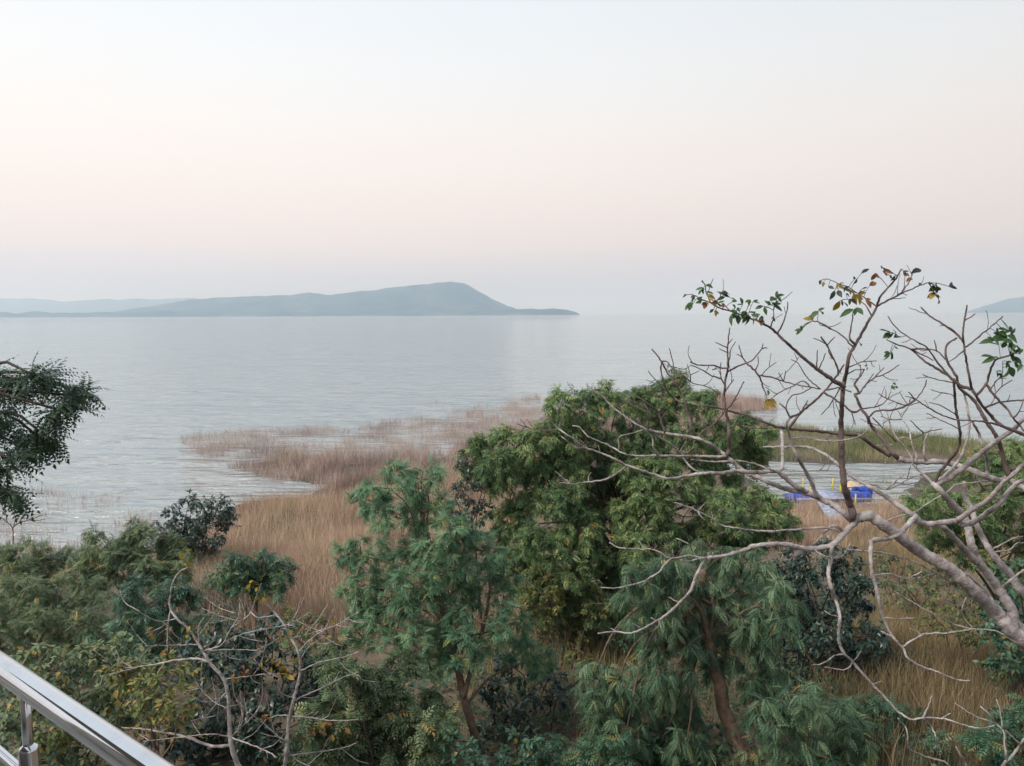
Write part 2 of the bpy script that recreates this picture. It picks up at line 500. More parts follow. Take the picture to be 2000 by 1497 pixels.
for k in range(-3, 4):
    s = post_s + k * 1.35
    if abs(s) > 4.15: continue
    acc = Acc(); tube(acc, np.array([rp3(s, ZR - 0.14), rp3(s, ZR - 0.08), rp3(s, ZR - 0.017)]), 0.0080, 16)
    stem = acc.build('stem', m_steel, rail, smooth=True)
    acc = Acc()
    zt = ZR - 0.108
    zs = [FLOOR_Z, FLOOR_Z + 0.3, zt - 0.006, zt - 0.001, zt, zt + 0.001]
    tube(acc, np.array([rp3(s, z) for z in zs[:4]]), [0.0150, 0.0150, 0.0150, 0.0135], 20)
    acc.build('post', m_steel, rail, smooth=False)
    acc = Acc(); tube(acc, np.array([rp3(s, FLOOR_Z), rp3(s, FLOOR_Z + 0.012)]), [0.05, 0.05], 20)
    acc.build('base_flange', m_steel, rail)
for dz in (0.165, 0.33, 0.50, 0.67):
    acc = Acc(); tube(acc, np.array([rp3(s, ZR - dz) for s in np.linspace(-4.2, 4.2, 20)]), 0.0085, 14)
    acc.build('lower_bar', m_steel, rail, smooth=True)

# ------------------------------------------------------------------ leaf shapes (local x = along the stalk, z = upper side)
def _leaflet(base, direc, nrm, L, W, fold=0.18, droop=0.12):
    side = np.cross(nrm, direc)
    mid = base + direc * L * 0.45
    return [base, mid + side * W * 0.5 + nrm * W * fold, base + direc * L - nrm * L * droop, mid - side * W * 0.5 + nrm * W * fold]

def frond(pairs, L, ll, lw, droop=0.35, ang=62, terminal=True, rs=None):
    rs = rs or np.random.RandomState(1)
    V = []; X = np.array([1.0, 0, 0])
    for i in range(pairs):
        t = 0.12 + 0.86 * (i + 0.5) / pairs
        pos = np.array([L * t, 0, -droop * L * t * t])
        slope = math.atan(2 * droop * t)
        ax = np.array([math.cos(slope), 0, -math.sin(slope)]); nn = np.array([math.sin(slope), 0, math.cos(slope)])
        sc = 0.65 + 0.35 * math.sin(math.pi * min(1, 0.15 + t * 0.85))
        for s in (-1, 1):
            a = math.radians(ang + rs.uniform(-9, 9))
            d = ax * math.cos(a) + np.array([0, s, 0]) * math.sin(a) + nn * rs.uniform(-0.22, 0.05)
            d /= np.linalg.norm(d)
            V += _leaflet(pos, d, nn, ll * sc * rs.uniform(0.88, 1.1), lw * sc)
    if terminal:
        V += _leaflet(np.array([L, 0, -droop * L]), np.array([0.8, 0, -0.6]), np.array([0.6, 0, 0.8]), ll * 0.8, lw)
    V = np.array(V)
    tri = ll * lw < 0.0022
    if tri:                                                       # fine leaflets: one triangle each
        q = V.reshape(-1, 4, 3)
        V = np.stack([q[:, 1] * 0.6 + q[:, 0] * 0.4 + (q[:, 1] - q[:, 3]) * 0.22, q[:, 2], q[:, 3] * 0.6 + q[:, 0] * 0.4 - (q[:, 1] - q[:, 3]) * 0.22], 1).reshape(-1, 3)
    # the stalk as a thin sliver
    st = np.array([[0, 0.0016, 0], [L * 0.5, 0.0016, -droop * L * 0.25], [L * 0.5, -0.0016, -droop * L * 0.25], [0, -0.0016, 0],
                   [L * 0.5, 0.0016, -droop * L * 0.25], [L, 0.001, -droop * L], [L, -0.001, -droop * L], [L * 0.5, -0.0016, -droop * L * 0.25]])
    if tri:
        n = len(V)
        return np.vstack([V, st[[0, 5, 3]]]), np.arange(n + 3).reshape(-1, 3)
    V = np.vstack([V, st])
    return V, np.arange(len(V)).reshape(-1, 4)

def broadleaf(L, W, fold=0.16, curl=0.25, stalk=0.1):
    """one broad leaf with folded midrib: two halves, four quads"""
    xs_ = np.array([0, 0.42, 1.0]); ws = np.array([0.05, 1.0, 0.03]) * W / 2
    o = L * stalk
    V = []; Q = []
    for x, w in zip(xs_, ws):
        z = -curl * L * x * x
        V += [[o + x * L, w, z + fold * w], [o + x * L, 0, z], [o + x * L, -w, z + fold * w]]
    for i in range(2):
        a = i * 3
        Q += [[a, a + 1, a + 4, a + 3], [a + 1, a + 2, a + 5, a + 4]]
    return np.array(V), np.array(Q)

def place(acc, tmpl, pos, direc, up, scale, tint):
    """copy a leaf shape to many places (arrays) into one mesh"""
    V, Q = tmpl
    n = len(pos)
    if n == 0: return
    x = direc / (np.linalg.norm(direc, axis=1, keepdims=True) + 1e-9)
    z = up - x * np.sum(up * x, axis=1, keepdims=True)
    z /= (np.linalg.norm(z, axis=1, keepdims=True) + 1e-9)
    y = np.cross(z, x)
    R = np.stack([x, y, z], -1)                                   # columns
    W = np.einsum('nij,vj->nvi', R, V) * np.asarray(scale)[:, None, None] + pos[:, None, :]
    QQ = (Q[None] + (np.arange(n) * len(V))[:, None, None]).reshape(-1, Q.shape[1])
    if Q.shape[1] == 4: acc.add(W.reshape(-1, 3), QQ, None, np.repeat(tint, len(V)))
    else: acc.add(W.reshape(-1, 3), None, QQ, np.repeat(tint, len(V)))

def rdir(rs, n, up_bias=0.0):
    v = rs.normal(size=(n, 3)); v[:, 2] += up_bias
    return v / np.linalg.norm(v, axis=1, keepdims=True)

RS = np.random.RandomState(7)
T_feather = [frond(7, 0.15, 0.043, 0.0185, 0.30, 66, rs=np.random.RandomState(i)) for i in range(4)]
T_droopf = [frond(8, 0.18, 0.046, 0.0185, 0.45, 62, rs=np.random.RandomState(10 + i)) for i in range(4)]
T_neem = [frond(4, 0.14, 0.066, 0.027, 0.40, 60, rs=np.random.RandomState(20 + i)) for i in range(4)]
T_round = [frond(4, 0.15, 0.058, 0.034, 0.30, 62, rs=np.random.RandomState(30 + i)) for i in range(4)]
T_broad = [broadleaf(0.13, 0.075, 0.2, c) for c in (0.15, 0.35, 0.5)]
T_small = [broadleaf(0.075, 0.036, 0.25, c) for c in (0.1, 0.3, 0.4)]
T_wing = [frond(7, 0.20, 0.062, 0.025, 0.5, 64, rs=np.random.RandomState(40 + i)) for i in range(4)]
T_cassia = [frond(4, 0.22, 0.095, 0.038, 0.35, 60, rs=np.random.RandomState(50 + i)) for i in range(4)]

def grow(rs, clumps, trunk, r_trunk, tmpl, leaf_m, bark_m, name, label, cat, dens=1.0, droop=0.25, scale=1.0, per_twig=9,
         up_bias=0.35, tint=(0.25, 0.8), odd=0.03, group=None, leafname='crown', trunkname='trunk', hang=0.0, extra_trunks=(), limb_share=(0.35, 1.0), low_limbs=True, tuft_n=4):
    """A woody plant: trunk from the ground, a limb to every clump, twigs in each clump, leaf sprays on the twigs."""
    tp = [P(*p) for p in trunk]
    b0 = tp[0]; gz = h1(b0[0], b0[1])
    base = np.array([b0[0], b0[1], gz - 0.08])
    root = empty(name, (base[0], base[1], gz), label, cat, group)
    path = np.vstack([[base], tp])
    sm = catmull(path, 0.12)
    L = np.cumsum(np.r_[0, np.linalg.norm(np.diff(sm, axis=0), axis=1)]); L = L / L[-1]
    wood = Acc()
    wob = (np.stack([vnoise(L * 9 + 3, L * 0 + k, 50 + k) for k in range(3)], -1) - 0.5) * r_trunk * 0.8
    wob[:2] = 0
    tube(wood, sm + wob, r_trunk * (1 - 0.55 * L) * (1 + 0.35 * np.exp(-L * 18)), 9)
    for ex in extra_trunks:
        ep = np.array([P(*p) for p in ex]); es = catmull(ep, 0.12)
        eL = np.linspace(0, 1, len(es))
        tube(wood, es, r_trunk * 0.6 * (1 - 0.5 * eL), 7)
    leaves = Acc(); twigs = Acc()
    def tuft(rs, tf):
        px, py, d, rp = tf
        c = P(px, py, d); r = rp / FPX * d
        rad = np.array([r, r * 0.95, r * 0.92])
        # twigs
        nt_ = max(6 if tuft_n > 2 else 3, int(42 * dens * (r / 0.7) ** 2))
        dirs = rdir(rs, nt_, up_bias)
        ends = c + dirs * rad * rs.uniform(0.62, 1.12, (nt_, 1)) + np.array([0, 0, -1]) * (droop * r * rs.uniform(0.2, 1.0, (nt_, 1)))
        starts = c + dirs * rad * rs.uniform(0.05, 0.35, (nt_, 1))
        ctone = rs.uniform(-0.20, 0.20)
        for e, s0, dv in zip(ends, starts, dirs):
            mid = (e + s0) / 2 + np.array([0, 0, 1]) * (0.18 + 0.2 * droop) * r * rs.uniform(0.4, 1.2)
            tp_ = catmull(np.vstack([s0, mid, e]), max(0.05, r * 0.22))
            tube(twigs, tp_, np.linspace(0.007, 0.002, len(tp_)), 3, cap=False)
        f = rs.uniform(0.30, 1.0, (nt_, per_twig)) ** 0.8
        mid = (ends + starts) / 2 + np.array([0, 0, 1]) * (0.18 + 0.2 * droop) * r * 0.8
        t = f[..., None]
        pos = starts[:, None] * (1 - t) ** 2 + mid[:, None] * 2 * t * (1 - t) + ends[:, None] * t ** 2
        tan = 2 * (1 - t) * (mid - starts)[:, None] + 2 * t * (ends - mid)[:, None]
        tan /= (np.linalg.norm(tan, axis=2, keepdims=True) + 1e-9)
        dr = tan * 0.35 + rdir(rs, nt_ * per_twig).reshape(nt_, per_twig, 3) * np.array([0.9, 0.9, 0.6]) + np.array([0, 0, -1]) * (droop * 0.6 + hang)
        pos = pos.reshape(-1, 3); dr = dr.reshape(-1, 3)
        n = len(pos)
        upv = np.tile(np.array([0, 0, 1.0]), (n, 1)) + rs.normal(size=(n, 3)) * 0.35
        tn = np.clip(rs.uniform(tint[0], tint[1], n) + ctone, 0.02, 0.9)
        tn = np.where(rs.rand(n) < odd, 0.97, tn)
        sc = scale * rs.uniform(0.7, 1.2, n)
        which = rs.randint(0, len(tmpl), n)
        for w in range(len(tmpl)):
            q = which == w
            place(leaves, tmpl[w], pos[q], dr[q], upv[q], sc[q], tn[q])
    for (px, py, d, rp) in clumps:
        c = P(px, py, d)
        # one limb from the trunk to the bough
        t0 = rs.uniform(*limb_share); k = min(len(sm) - 1, int(t0 * (len(sm) - 1)))
        st = sm[k] + wob[k]
        dist = np.linalg.norm(c - st)
        if low_limbs and st[2] > c[2] + 0.2:                        # leave from lower down when the bough hangs low
            k = int(np.argmin(np.abs(sm[:, 2] - (c[2] - 0.2 * dist))))
            st = sm[k] + wob[k]; dist = np.linalg.norm(c - st)
        arch = 0.10 if low_limbs else 0.16
        mid1 = st * 0.65 + c * 0.35 + np.array([rs.normal() * 0.06 * dist, rs.normal() * 0.06 * dist, arch * dist])
        mid2 = st * 0.3 + c * 0.7 + np.array([rs.normal() * 0.05 * dist, rs.normal() * 0.05 * dist, arch * dist])
        lp = catmull(np.vstack([st, mid1, mid2, c]), 0.15)
        lr = min(r_trunk * (1 - 0.55 * L[k]) * 0.6, 0.010 + 0.014 * dist)
        tube(wood, lp, np.linspace(lr, 0.008, len(lp)), 5)
        # every bough carries a few tufts of its own
        a0 = rs.uniform(0, 2 * math.pi)
        tufts = []
        for q in range(tuft_n):
            a = a0 + q * 2 * math.pi / tuft_n + rs.uniform(-0.5, 0.5); kk = rs.uniform(0.38, 0.72)
            tufts.append((px + rp * kk * math.cos(a), py - rp * kk * 0.9 * math.sin(a), d + rs.uniform(-0.7, 0.7) * rp / FPX * d, rp * rs.uniform(0.40, 0.66)))
        for tf in tufts:
            c2_ = P(*tf[:3]); mm = (c + c2_) / 2 + np.array([0, 0, 0.08 * np.linalg.norm(c2_ - c)])
            tp_ = catmull(np.vstack([c, mm, c2_]), 0.12)
            tube(wood, tp_, np.linspace(min(lr, 0.012), 0.005, len(tp_)), 4, cap=False)
            tuft(rs, tf)
    wood.build(trunkname, bark_m, root, smooth=True)
    tag(leaves.build(leafname, leaf_m, root), kind='stuff')
    tag(twigs.build('twigs', bark_m, root), kind='stuff')
    return root

# leaf colours (the last stop is the odd yellowed leaf)
M_olive = leaf_mat('leaf_olive', [(0.0, (0.038, 0.076, 0.036)), (0.4, (0.092, 0.165, 0.068)), (0.75, (0.195, 0.278, 0.108)), (0.9, (0.32, 0.39, 0.165)), (0.97, (0.42, 0.25, 0.06))])
M_blue = leaf_mat('leaf_bluegreen', [(0.0, (0.045, 0.101, 0.062)), (0.4, (0.095, 0.207, 0.118)), (0.75, (0.174, 0.308, 0.174)), (0.9, (0.263, 0.381, 0.213)), (0.97, (0.336, 0.347, 0.101))], trans=0.3)
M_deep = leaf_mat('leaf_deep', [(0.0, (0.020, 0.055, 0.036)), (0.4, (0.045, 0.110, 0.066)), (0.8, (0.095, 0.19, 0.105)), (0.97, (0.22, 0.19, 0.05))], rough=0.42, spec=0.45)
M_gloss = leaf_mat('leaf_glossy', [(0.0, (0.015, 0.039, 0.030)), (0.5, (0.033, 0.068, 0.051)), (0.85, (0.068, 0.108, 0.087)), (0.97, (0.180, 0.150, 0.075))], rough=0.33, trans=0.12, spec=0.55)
M_grey = leaf_mat('leaf_greygreen', [(0.0, (0.055, 0.088, 0.050)), (0.45, (0.127, 0.182, 0.094)), (0.8, (0.209, 0.270, 0.143)), (0.97, (0.396, 0.275, 0.099))])
M_yellow = leaf_mat('leaf_yellowing', [(0.0, (0.050, 0.078, 0.028)), (0.4, (0.115, 0.150, 0.050)), (0.7, (0.20, 0.215, 0.070)), (0.85, (0.31, 0.265, 0.085)), (0.97, (0.33, 0.18, 0.075))])
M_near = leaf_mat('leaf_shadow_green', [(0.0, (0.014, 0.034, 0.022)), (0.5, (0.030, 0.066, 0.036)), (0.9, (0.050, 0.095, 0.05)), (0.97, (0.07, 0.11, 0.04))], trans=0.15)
M_weep = leaf_mat('leaf_weeping', [(0.0, (0.034, 0.072, 0.044)), (0.4, (0.078, 0.150, 0.086)), (0.75, (0.155, 0.250, 0.140)), (0.9, (0.27, 0.36, 0.22)), (0.97, (0.33, 0.30, 0.10))], trans=0.28)
B_dark = bark_mat('bark_dark', (0.045, 0.034, 0.026), (0.09, 0.068, 0.052), (0.15, 0.12, 0.095))
B_brown = bark_mat('bark_brown', (0.085, 0.055, 0.038), (0.16, 0.11, 0.08), (0.24, 0.175, 0.13))
B_grey = bark_mat('bark_grey', (0.13, 0.105, 0.10), (0.34, 0.30, 0.29), (0.56, 0.525, 0.505), scale=11)

def C(d, *tri, jit=0.6):
    """clumps (px, py, radius px) around depth d"""
    out = []
    for i, (x, y, r) in enumerate(tri):
        out.append((x, y, d + ((i * 7) % 5 - 2) / 2 * jit, r))
    return out

# --- trees in the middle of the picture
grow(np.random.RandomState(101),
     C(18.5, (1120, 805, 70), (1205, 795, 72), (1300, 800, 80), (1385, 830, 72), (1455, 860, 70), (1085, 860, 62), (1130, 850, 55), jit=1.1)
     + C(18.0, (1010, 885, 74), (945, 905, 58), (1000, 960, 84), (1090, 930, 76), (1175, 970, 84), (1285, 960, 74), (1345, 905, 60), (1440, 905, 66), (1190, 880, 52), (1262, 866, 54), (1245, 925, 46), (1145, 905, 54), jit=1.0)
     + C(17.0, (1080, 1020, 84), (1195, 1040, 88), (1335, 1010, 84), (1465, 1000, 76), (1510, 1020, 62), (1105, 1095, 76), (1010, 1045, 60), (1400, 1055, 78), (1270, 1070, 74), (1165, 1130, 64), (1085, 1140, 56), (1000, 1105, 50), (1230, 1140, 60), (1050, 1175, 54), (1130, 1195, 56), (1205, 1205, 56), (1290, 1160, 56), jit=0.8),
     [(1225, 1300, 18.2), (1222, 1150, 18.2), (1214, 1000, 18.3), (1206, 900, 18.3), (1212, 850, 18.4)], 0.17,
     T_neem, M_olive, B_dark, 'spreading_tree', 'broad olive green tree with the widest crown in the middle of the shore', 'tree', dens=1.75, droop=0.35, scale=1.1, per_twig=14, tint=(0.08, 0.9), odd=0.02)
grow(np.random.RandomState(102),
     C(17.5, (905, 960, 34), (925, 920, 40), (900, 1000, 36), (930, 1000, 40), (955, 945, 40)),
     [(940, 1240, 17.8), (930, 1100, 17.6), (920, 1000, 17.5)], 0.05, T_small, M_gloss, B_dark, 'dark_leaved_tree',
     'narrow dark leaved tree pressed against the broad olive crown', 'tree', dens=1.8, scale=1.2, per_twig=12)
grow(np.random.RandomState(103),
     C(12.2, (762, 955, 52), (822, 938, 48), (715, 975, 40), (830, 1000, 62), (770, 1010, 50), (870, 1060, 68), (705, 1085, 50), (775, 1085, 62), (930, 1075, 62),
       (735, 1165, 60), (810, 1150, 70), (885, 1135, 70), (955, 1130, 60), (775, 1230, 66), (855, 1215, 72), (935, 1215, 66), (995, 1235, 52), (1045, 1290, 44), (835, 1285, 50), (700, 1235, 42), (905, 1285, 50), (700, 1150, 40)),
     [(940, 1480, 12), (915, 1400, 12), (905, 1365, 12), (893, 1300, 12.1), (862, 1190, 12.2), (835, 1060, 12.2), (820, 980, 12.2)], 0.075,
     T_feather, M_blue, B_brown, 'feathery_tree', 'slender tree with feathery blue green foliage and a thin brown trunk', 'tree', dens=2.0, droop=0.12, scale=1.0, per_twig=13, tint=(0.15, 0.9), limb_share=(0.35, 0.95),
     extra_trunks=[[(905, 1365, 12), (925, 1290, 12.1), (950, 1200, 12.3), (960, 1120, 12.4)]])
grow(np.random.RandomState(104),
     C(11.7, (1300, 1135, 74), (1380, 1112, 76), (1455, 1132, 72), (1520, 1185, 56), (1275, 1225, 58), (1235, 1180, 50), (1330, 1200, 74), (1420, 1200, 74), (1490, 1225, 58), (1400, 1275, 56), (1325, 1295, 64),
       (1250, 1345, 72), (1335, 1385, 60), (1195, 1370, 56), (1290, 1430, 62), (1220, 1445, 52), (1480, 1300, 60), (1510, 1350, 56), (1160, 1320, 44), (1170, 1420, 48), (1340, 1460, 50), (1270, 1500, 60)),
     [(1460, 1520, 11.5), (1428, 1425, 11.55), (1402, 1345, 11.6), (1382, 1260, 11.65), (1366, 1180, 11.7), (1370, 1110, 11.7)], 0.135,
     T_droopf, M_weep, B_brown, 'weeping_tree', 'tree with drooping blue green sprays and a leaning brown trunk', 'tree', dens=1.9, droop=0.45, scale=1.0, per_twig=13, tint=(0.1, 0.85), hang=0.12, limb_share=(0.62, 1.0), low_limbs=False)
grow(np.random.RandomState(107),
     C(10.9, (1565, 1362, 54), (1612, 1402, 58), (1652, 1396, 46), (1538, 1436, 60), (1600, 1466, 60), (1500, 1395, 52), (1662, 1450, 46), (1560, 1500, 60), (1640, 1510, 56)),
     [(1590, 1600, 10.9), (1588, 1500, 10.9), (1580, 1420, 10.9)], 0.04, T_droopf, M_weep, B_brown, 'feathery_sapling', 'small feathery blue green sapling right of the leaning brown trunk', 'tree',
     dens=1.6, droop=0.4, per_twig=12, tint=(0.1, 0.8), hang=0.1, low_limbs=False)
grow(np.random.RandomState(105),
     C(15.3, (1562, 1105, 56), (1632, 1095, 54), (1592, 1165, 74), (1662, 1165, 62), (1562, 1225, 64), (1642, 1245, 78), (1692, 1290, 60), (1602, 1315, 74), (1560, 1370, 56), (1700, 1355, 56), (1640, 1390, 66), (1735, 1310, 46), (1522, 1290, 46), (1525, 1160, 42)),
     [(1625, 1480, 15.3), (1622, 1350, 15.3), (1615, 1200, 15.3)], 0.08, T_broad, M_gloss, B_dark, 'glossy_dark_tree',
     'bushy tree with glossy near black leaves under the bare branches', 'tree', dens=1.7, droop=0.2, scale=0.9, per_twig=12)
grow(np.random.RandomState(106),
     C(16.3, (1060, 1160, 52), (1112, 1185, 52), (1150, 1235, 46), (1032, 1135, 36), (1095, 1240, 44), (1170, 1180, 40), (1020, 1190, 40), (1050, 1240, 40), (1130, 1270, 36)),
     [(1110, 1340, 16.3), (1105, 1230, 16.3)], 0.04, T_small, M_yellow, B_brown, 'yellowing_shrub',
     'thin shrub with small yellow green leaves below the broad olive tree', 'shrub', dens=1.5, scale=1.25, per_twig=10, leafname='foliage', trunkname='stem')
# --- right side
grow(np.random.RandomState(111),
     C(17.5, (1800, 985, 46), (1852, 965, 50), (1905, 935, 54), (1965, 905, 54), (2010, 945, 60), (1880, 1005, 56), (1950, 1005, 62), (1825, 1045, 46), (1905, 1070, 52), (1985, 1080, 62), (2060, 1000, 70)),
     [(1960, 1300, 17.5), (1950, 1150, 17.5), (1930, 1020, 17.5)], 0.12, T_round, M_olive, B_dark, 'shore_tree',
     'leafy green tree behind the bare branches at the right edge', 'tree', dens=1.6, scale=1.15, per_twig=10)
grow(np.random.RandomState(112),
     C(14.2, (1992, 1150, 66), (1962, 1215, 54), (2010, 1262, 70), (2060, 1190, 80), (1985, 1310, 60), (1950, 1270, 44)),
     [(2010, 1440, 14.2), (2005, 1300, 14.2)], 0.07, T_broad, M_deep, B_dark, 'dark_bush',
     'dark green bush at the right edge behind the pale trunks', 'bush', dens=1.4, scale=0.9, per_twig=11, leafname='foliage', trunkname='stem')
grow(np.random.RandomState(113),
     C(15.2, (1872, 1185, 52), (1832, 1215, 44), (1922, 1205, 42), (1890, 1235, 40)),
     [(1880, 1330, 15.2), (1878, 1250, 15.2)], 0.03, T_small, M_yellow, B_brown, 'light_bush',
     'light yellow green bush in the dry grass behind the pale trunk', 'bush', dens=1.4, scale=1.1, per_twig=11, tint=(0.1, 0.6), leafname='foliage', trunkname='stem')
grow(np.random.RandomState(114),
     C(12.4, (1700, 1440, 52), (1660, 1485, 52), (1765, 1480, 54), (1715, 1395, 46), (1755, 1425, 52), (1815, 1475, 50), (1845, 1505, 50)),
     [(1705, 1560, 12.4), (1702, 1480, 12.4)], 0.03, T_cassia, M_deep, B_dark, 'low_bush',
     'low dark bush at the foot of the glossy dark tree', 'bush', dens=1.7, scale=0.8, leafname='foliage', trunkname='stem')
grow(np.random.RandomState(115),
     C(11.6, (1950, 1465, 58), (1998, 1405, 56), (1885, 1500, 56), (2040, 1480, 70)),
     [(1965, 1590, 11.6), (1962, 1490, 11.6)], 0.03, T_cassia, M_deep, B_dark, 'low_bush',
     'low dark bush in the bottom right corner', 'bush', dens=1.6, scale=0.85, leafname='foliage', trunkname='stem')
grow(np.random.RandomState(116),
     C(18.5, (1760, 1122, 36), (1815, 1132, 40), (1728, 1098, 30), (1872, 1138, 38), (1790, 1165, 36), (1740, 1160, 30)),
     [(1795, 1240, 18.5), (1792, 1170, 18.5)], 0.03, T_small, M_grey, B_brown, 'scrub_bush',
     'olive scrub bush in the dry grass beyond the pale trunk', 'bush', dens=1.5, scale=1.3, per_twig=9, leafname='foliage', trunkname='stem')
# --- left thicket
grow(np.random.RandomState(121), C(22, (20, 1095, 42), (75, 1090, 44), (125, 1100, 42), (60, 1125, 50), (-40, 1100, 60), (150, 1125, 40)),
     [(60, 1200, 22), (60, 1130, 22)], 0.05, T_feather, M_grey, B_dark, 'thicket_shrub', 'feathery grey green shrub by the water at the left edge', 'shrub', group='shrubs of the left thicket', dens=1.3, scale=1.5, per_twig=9, leafname='foliage', trunkname='stem', droop=0.1)
grow(np.random.RandomState(122), C(20, (205, 1068, 44), (262, 1055, 50), (312, 1082, 54), (232, 1110, 52), (182, 1110, 46), (300, 1122, 50), (345, 1105, 40)),
     [(260, 1210, 20), (258, 1120, 20)], 0.06, T_round, M_grey, B_dark, 'thicket_shrub', 'rounded grey green shrub in front of the dark waterside tree', 'shrub', group='shrubs of the left thicket', dens=1.7, scale=1.2, per_twig=10, leafname='foliage', trunkname='stem')
grow(np.random.RandomState(123), C(16, (30, 1185, 72), (110, 1190, 72), (190, 1178, 62), (80, 1245, 66), (-40, 1230, 90), (160, 1240, 62)),
     [(80, 1350, 16), (80, 1240, 16)], 0.06, T_feather, M_grey, B_dark, 'thicket_shrub', 'wide feathery shrub just above the railing', 'shrub', group='shrubs of the left thicket', dens=1.8, scale=1.1, per_twig=10, droop=0.15, leafname='foliage', trunkname='stem')
grow(np.random.RandomState(124), C(14, (275, 1185, 66), (335, 1170, 52), (235, 1245, 66), (315, 1245, 62), (375, 1230, 44), (270, 1290, 50)),
     [(290, 1360, 14), (288, 1260, 14)], 0.05, T_round, M_deep, B_dark, 'thicket_shrub', 'dense dark green shrub left of the bare sapling', 'shrub', group='shrubs of the left thicket', dens=1.8, scale=1.0, per_twig=10, leafname='foliage', trunkname='stem')
grow(np.random.RandomState(125), C(27, (362, 1012, 50), (420, 998, 42), (382, 1060, 46), (342, 1042, 42), (446, 1015, 26), (400, 1035, 44), (375, 1088, 36)),
     [(372, 1130, 27), (376, 1080, 27), (388, 1030, 27)], 0.09, T_small, M_gloss, B_dark, 'waterside_tree', 'small dark tree at the water edge left of the dry grass', 'tree', dens=1.6, scale=2.0, per_twig=9, up_bias=0.2)
grow(np.random.RandomState(126), C(18.5, (462, 1112, 40), (512, 1103, 42), (552, 1112, 32), (502, 1140, 44), (442, 1135, 32), (540, 1145, 30)),
     [(500, 1225, 18.5), (500, 1140, 18.5)], 0.05, T_round, M_deep, B_dark, 'grass_bush', 'round dark bush standing in the dry grass above the bare sapling', 'bush', dens=1.7, scale=1.2, odd=0.08, leafname='foliage', trunkname='stem')
grow(np.random.RandomState(127), C(10.6, (60, 1330, 80), (150, 1335, 80), (225, 1305, 70), (125, 1405, 90), (235, 1385, 80), (40, 1430, 72), (200, 1455, 84), (-30, 1380, 90), (100, 1480, 80)),
     [(140, 1560, 10.6), (140, 1430, 10.6)], 0.05, T_broad, M_grey, B_dark, 'broadleaf_shrub', 'shrub with grey green broad leaves right behind the steel railing', 'shrub', dens=1.6, scale=0.75, per_twig=12, odd=0.07, leafname='foliage', trunkname='stem')
grow(np.random.RandomState(128), C(9.6, (300, 1365, 62), (335, 1310, 50), (270, 1340, 46), (345, 1405, 56), (240, 1320, 36), (110, 1440, 40)),
     [(310, 1560, 9.6), (308, 1430, 9.6)], 0.03, T_broad, M_yellow, B_brown, 'yellow_shrub', 'yellow green shrub with rusty leaves beside the railing', 'shrub', dens=0.75, scale=0.72, per_twig=9, odd=0.07, leafname='foliage', trunkname='stem')
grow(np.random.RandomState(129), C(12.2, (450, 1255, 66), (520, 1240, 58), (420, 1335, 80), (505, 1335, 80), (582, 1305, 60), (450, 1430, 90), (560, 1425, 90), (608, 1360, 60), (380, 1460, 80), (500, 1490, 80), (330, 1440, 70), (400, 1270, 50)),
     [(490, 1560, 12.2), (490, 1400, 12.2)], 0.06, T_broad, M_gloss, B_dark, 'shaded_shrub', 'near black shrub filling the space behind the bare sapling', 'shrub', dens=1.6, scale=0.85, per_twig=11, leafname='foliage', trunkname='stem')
grow(np.random.RandomState(130), C(11, (690, 1335, 68), (760, 1345, 70), (700, 1425, 80), (790, 1425, 80), (860, 1440, 62), (645, 1405, 60), (730, 1485, 80), (835, 1385, 50), (640, 1470, 70), (660, 1300, 40)),
     [(745, 1600, 11), (745, 1450, 11)], 0.05, T_cassia, M_grey, B_dark, 'longleaf_shrub', 'shrub with long grey green leaflets beneath the feathery tree', 'shrub', dens=1.6, scale=0.85, per_twig=9, tint=(0.05, 0.72), leafname='foliage', trunkname='stem')
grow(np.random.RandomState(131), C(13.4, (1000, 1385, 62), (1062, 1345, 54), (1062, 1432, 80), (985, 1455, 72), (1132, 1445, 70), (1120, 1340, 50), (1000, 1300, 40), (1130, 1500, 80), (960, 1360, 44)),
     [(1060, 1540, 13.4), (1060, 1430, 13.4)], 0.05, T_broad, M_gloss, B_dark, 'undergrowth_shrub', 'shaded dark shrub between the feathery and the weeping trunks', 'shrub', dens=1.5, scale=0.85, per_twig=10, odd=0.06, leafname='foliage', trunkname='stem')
grow(np.random.RandomState(132), C(11.4, (1180, 1470, 60), (1250, 1490, 60), (1110, 1490, 60), (1060, 1500, 60), (1330, 1480, 56), (1180, 1530, 70)),
     [(1180, 1620, 11.4), (1180, 1520, 11.4)], 0.03, T_cassia, M_deep, B_dark, 'low_bush', 'low dark bush at the bottom edge left of the leaning brown trunk', 'bush', dens=1.6, scale=0.75, leafname='foliage', trunkname='stem')
grow(np.random.RandomState(133), C(11.8, (1480, 1490, 56), (1400, 1500, 56), (1560, 1510, 56), (1620, 1510, 60), (1520, 1540, 60)),
     [(1500, 1620, 11.8), (1500, 1530, 11.8)], 0.03, T_feather, M_grey, B_dark, 'low_bush', 'low grey green bush at the bottom edge right of the leaning brown trunk', 'bush', dens=1.5, scale=0.85, leafname='foliage', trunkname='stem')
grow(np.random.RandomState(134), C(10.8, (900, 1480, 60), (970, 1500, 60), (840, 1510, 60), (1010, 1470, 46)),
     [(930, 1620, 10.8), (930, 1520, 10.8)], 0.03, T_broad, M_deep, B_dark, 'low_bush', 'low dark bush at the bottom edge by the thin brown trunk', 'bush', dens=1.6, scale=0.8, per_twig=10, leafname='foliage', trunkname='stem')
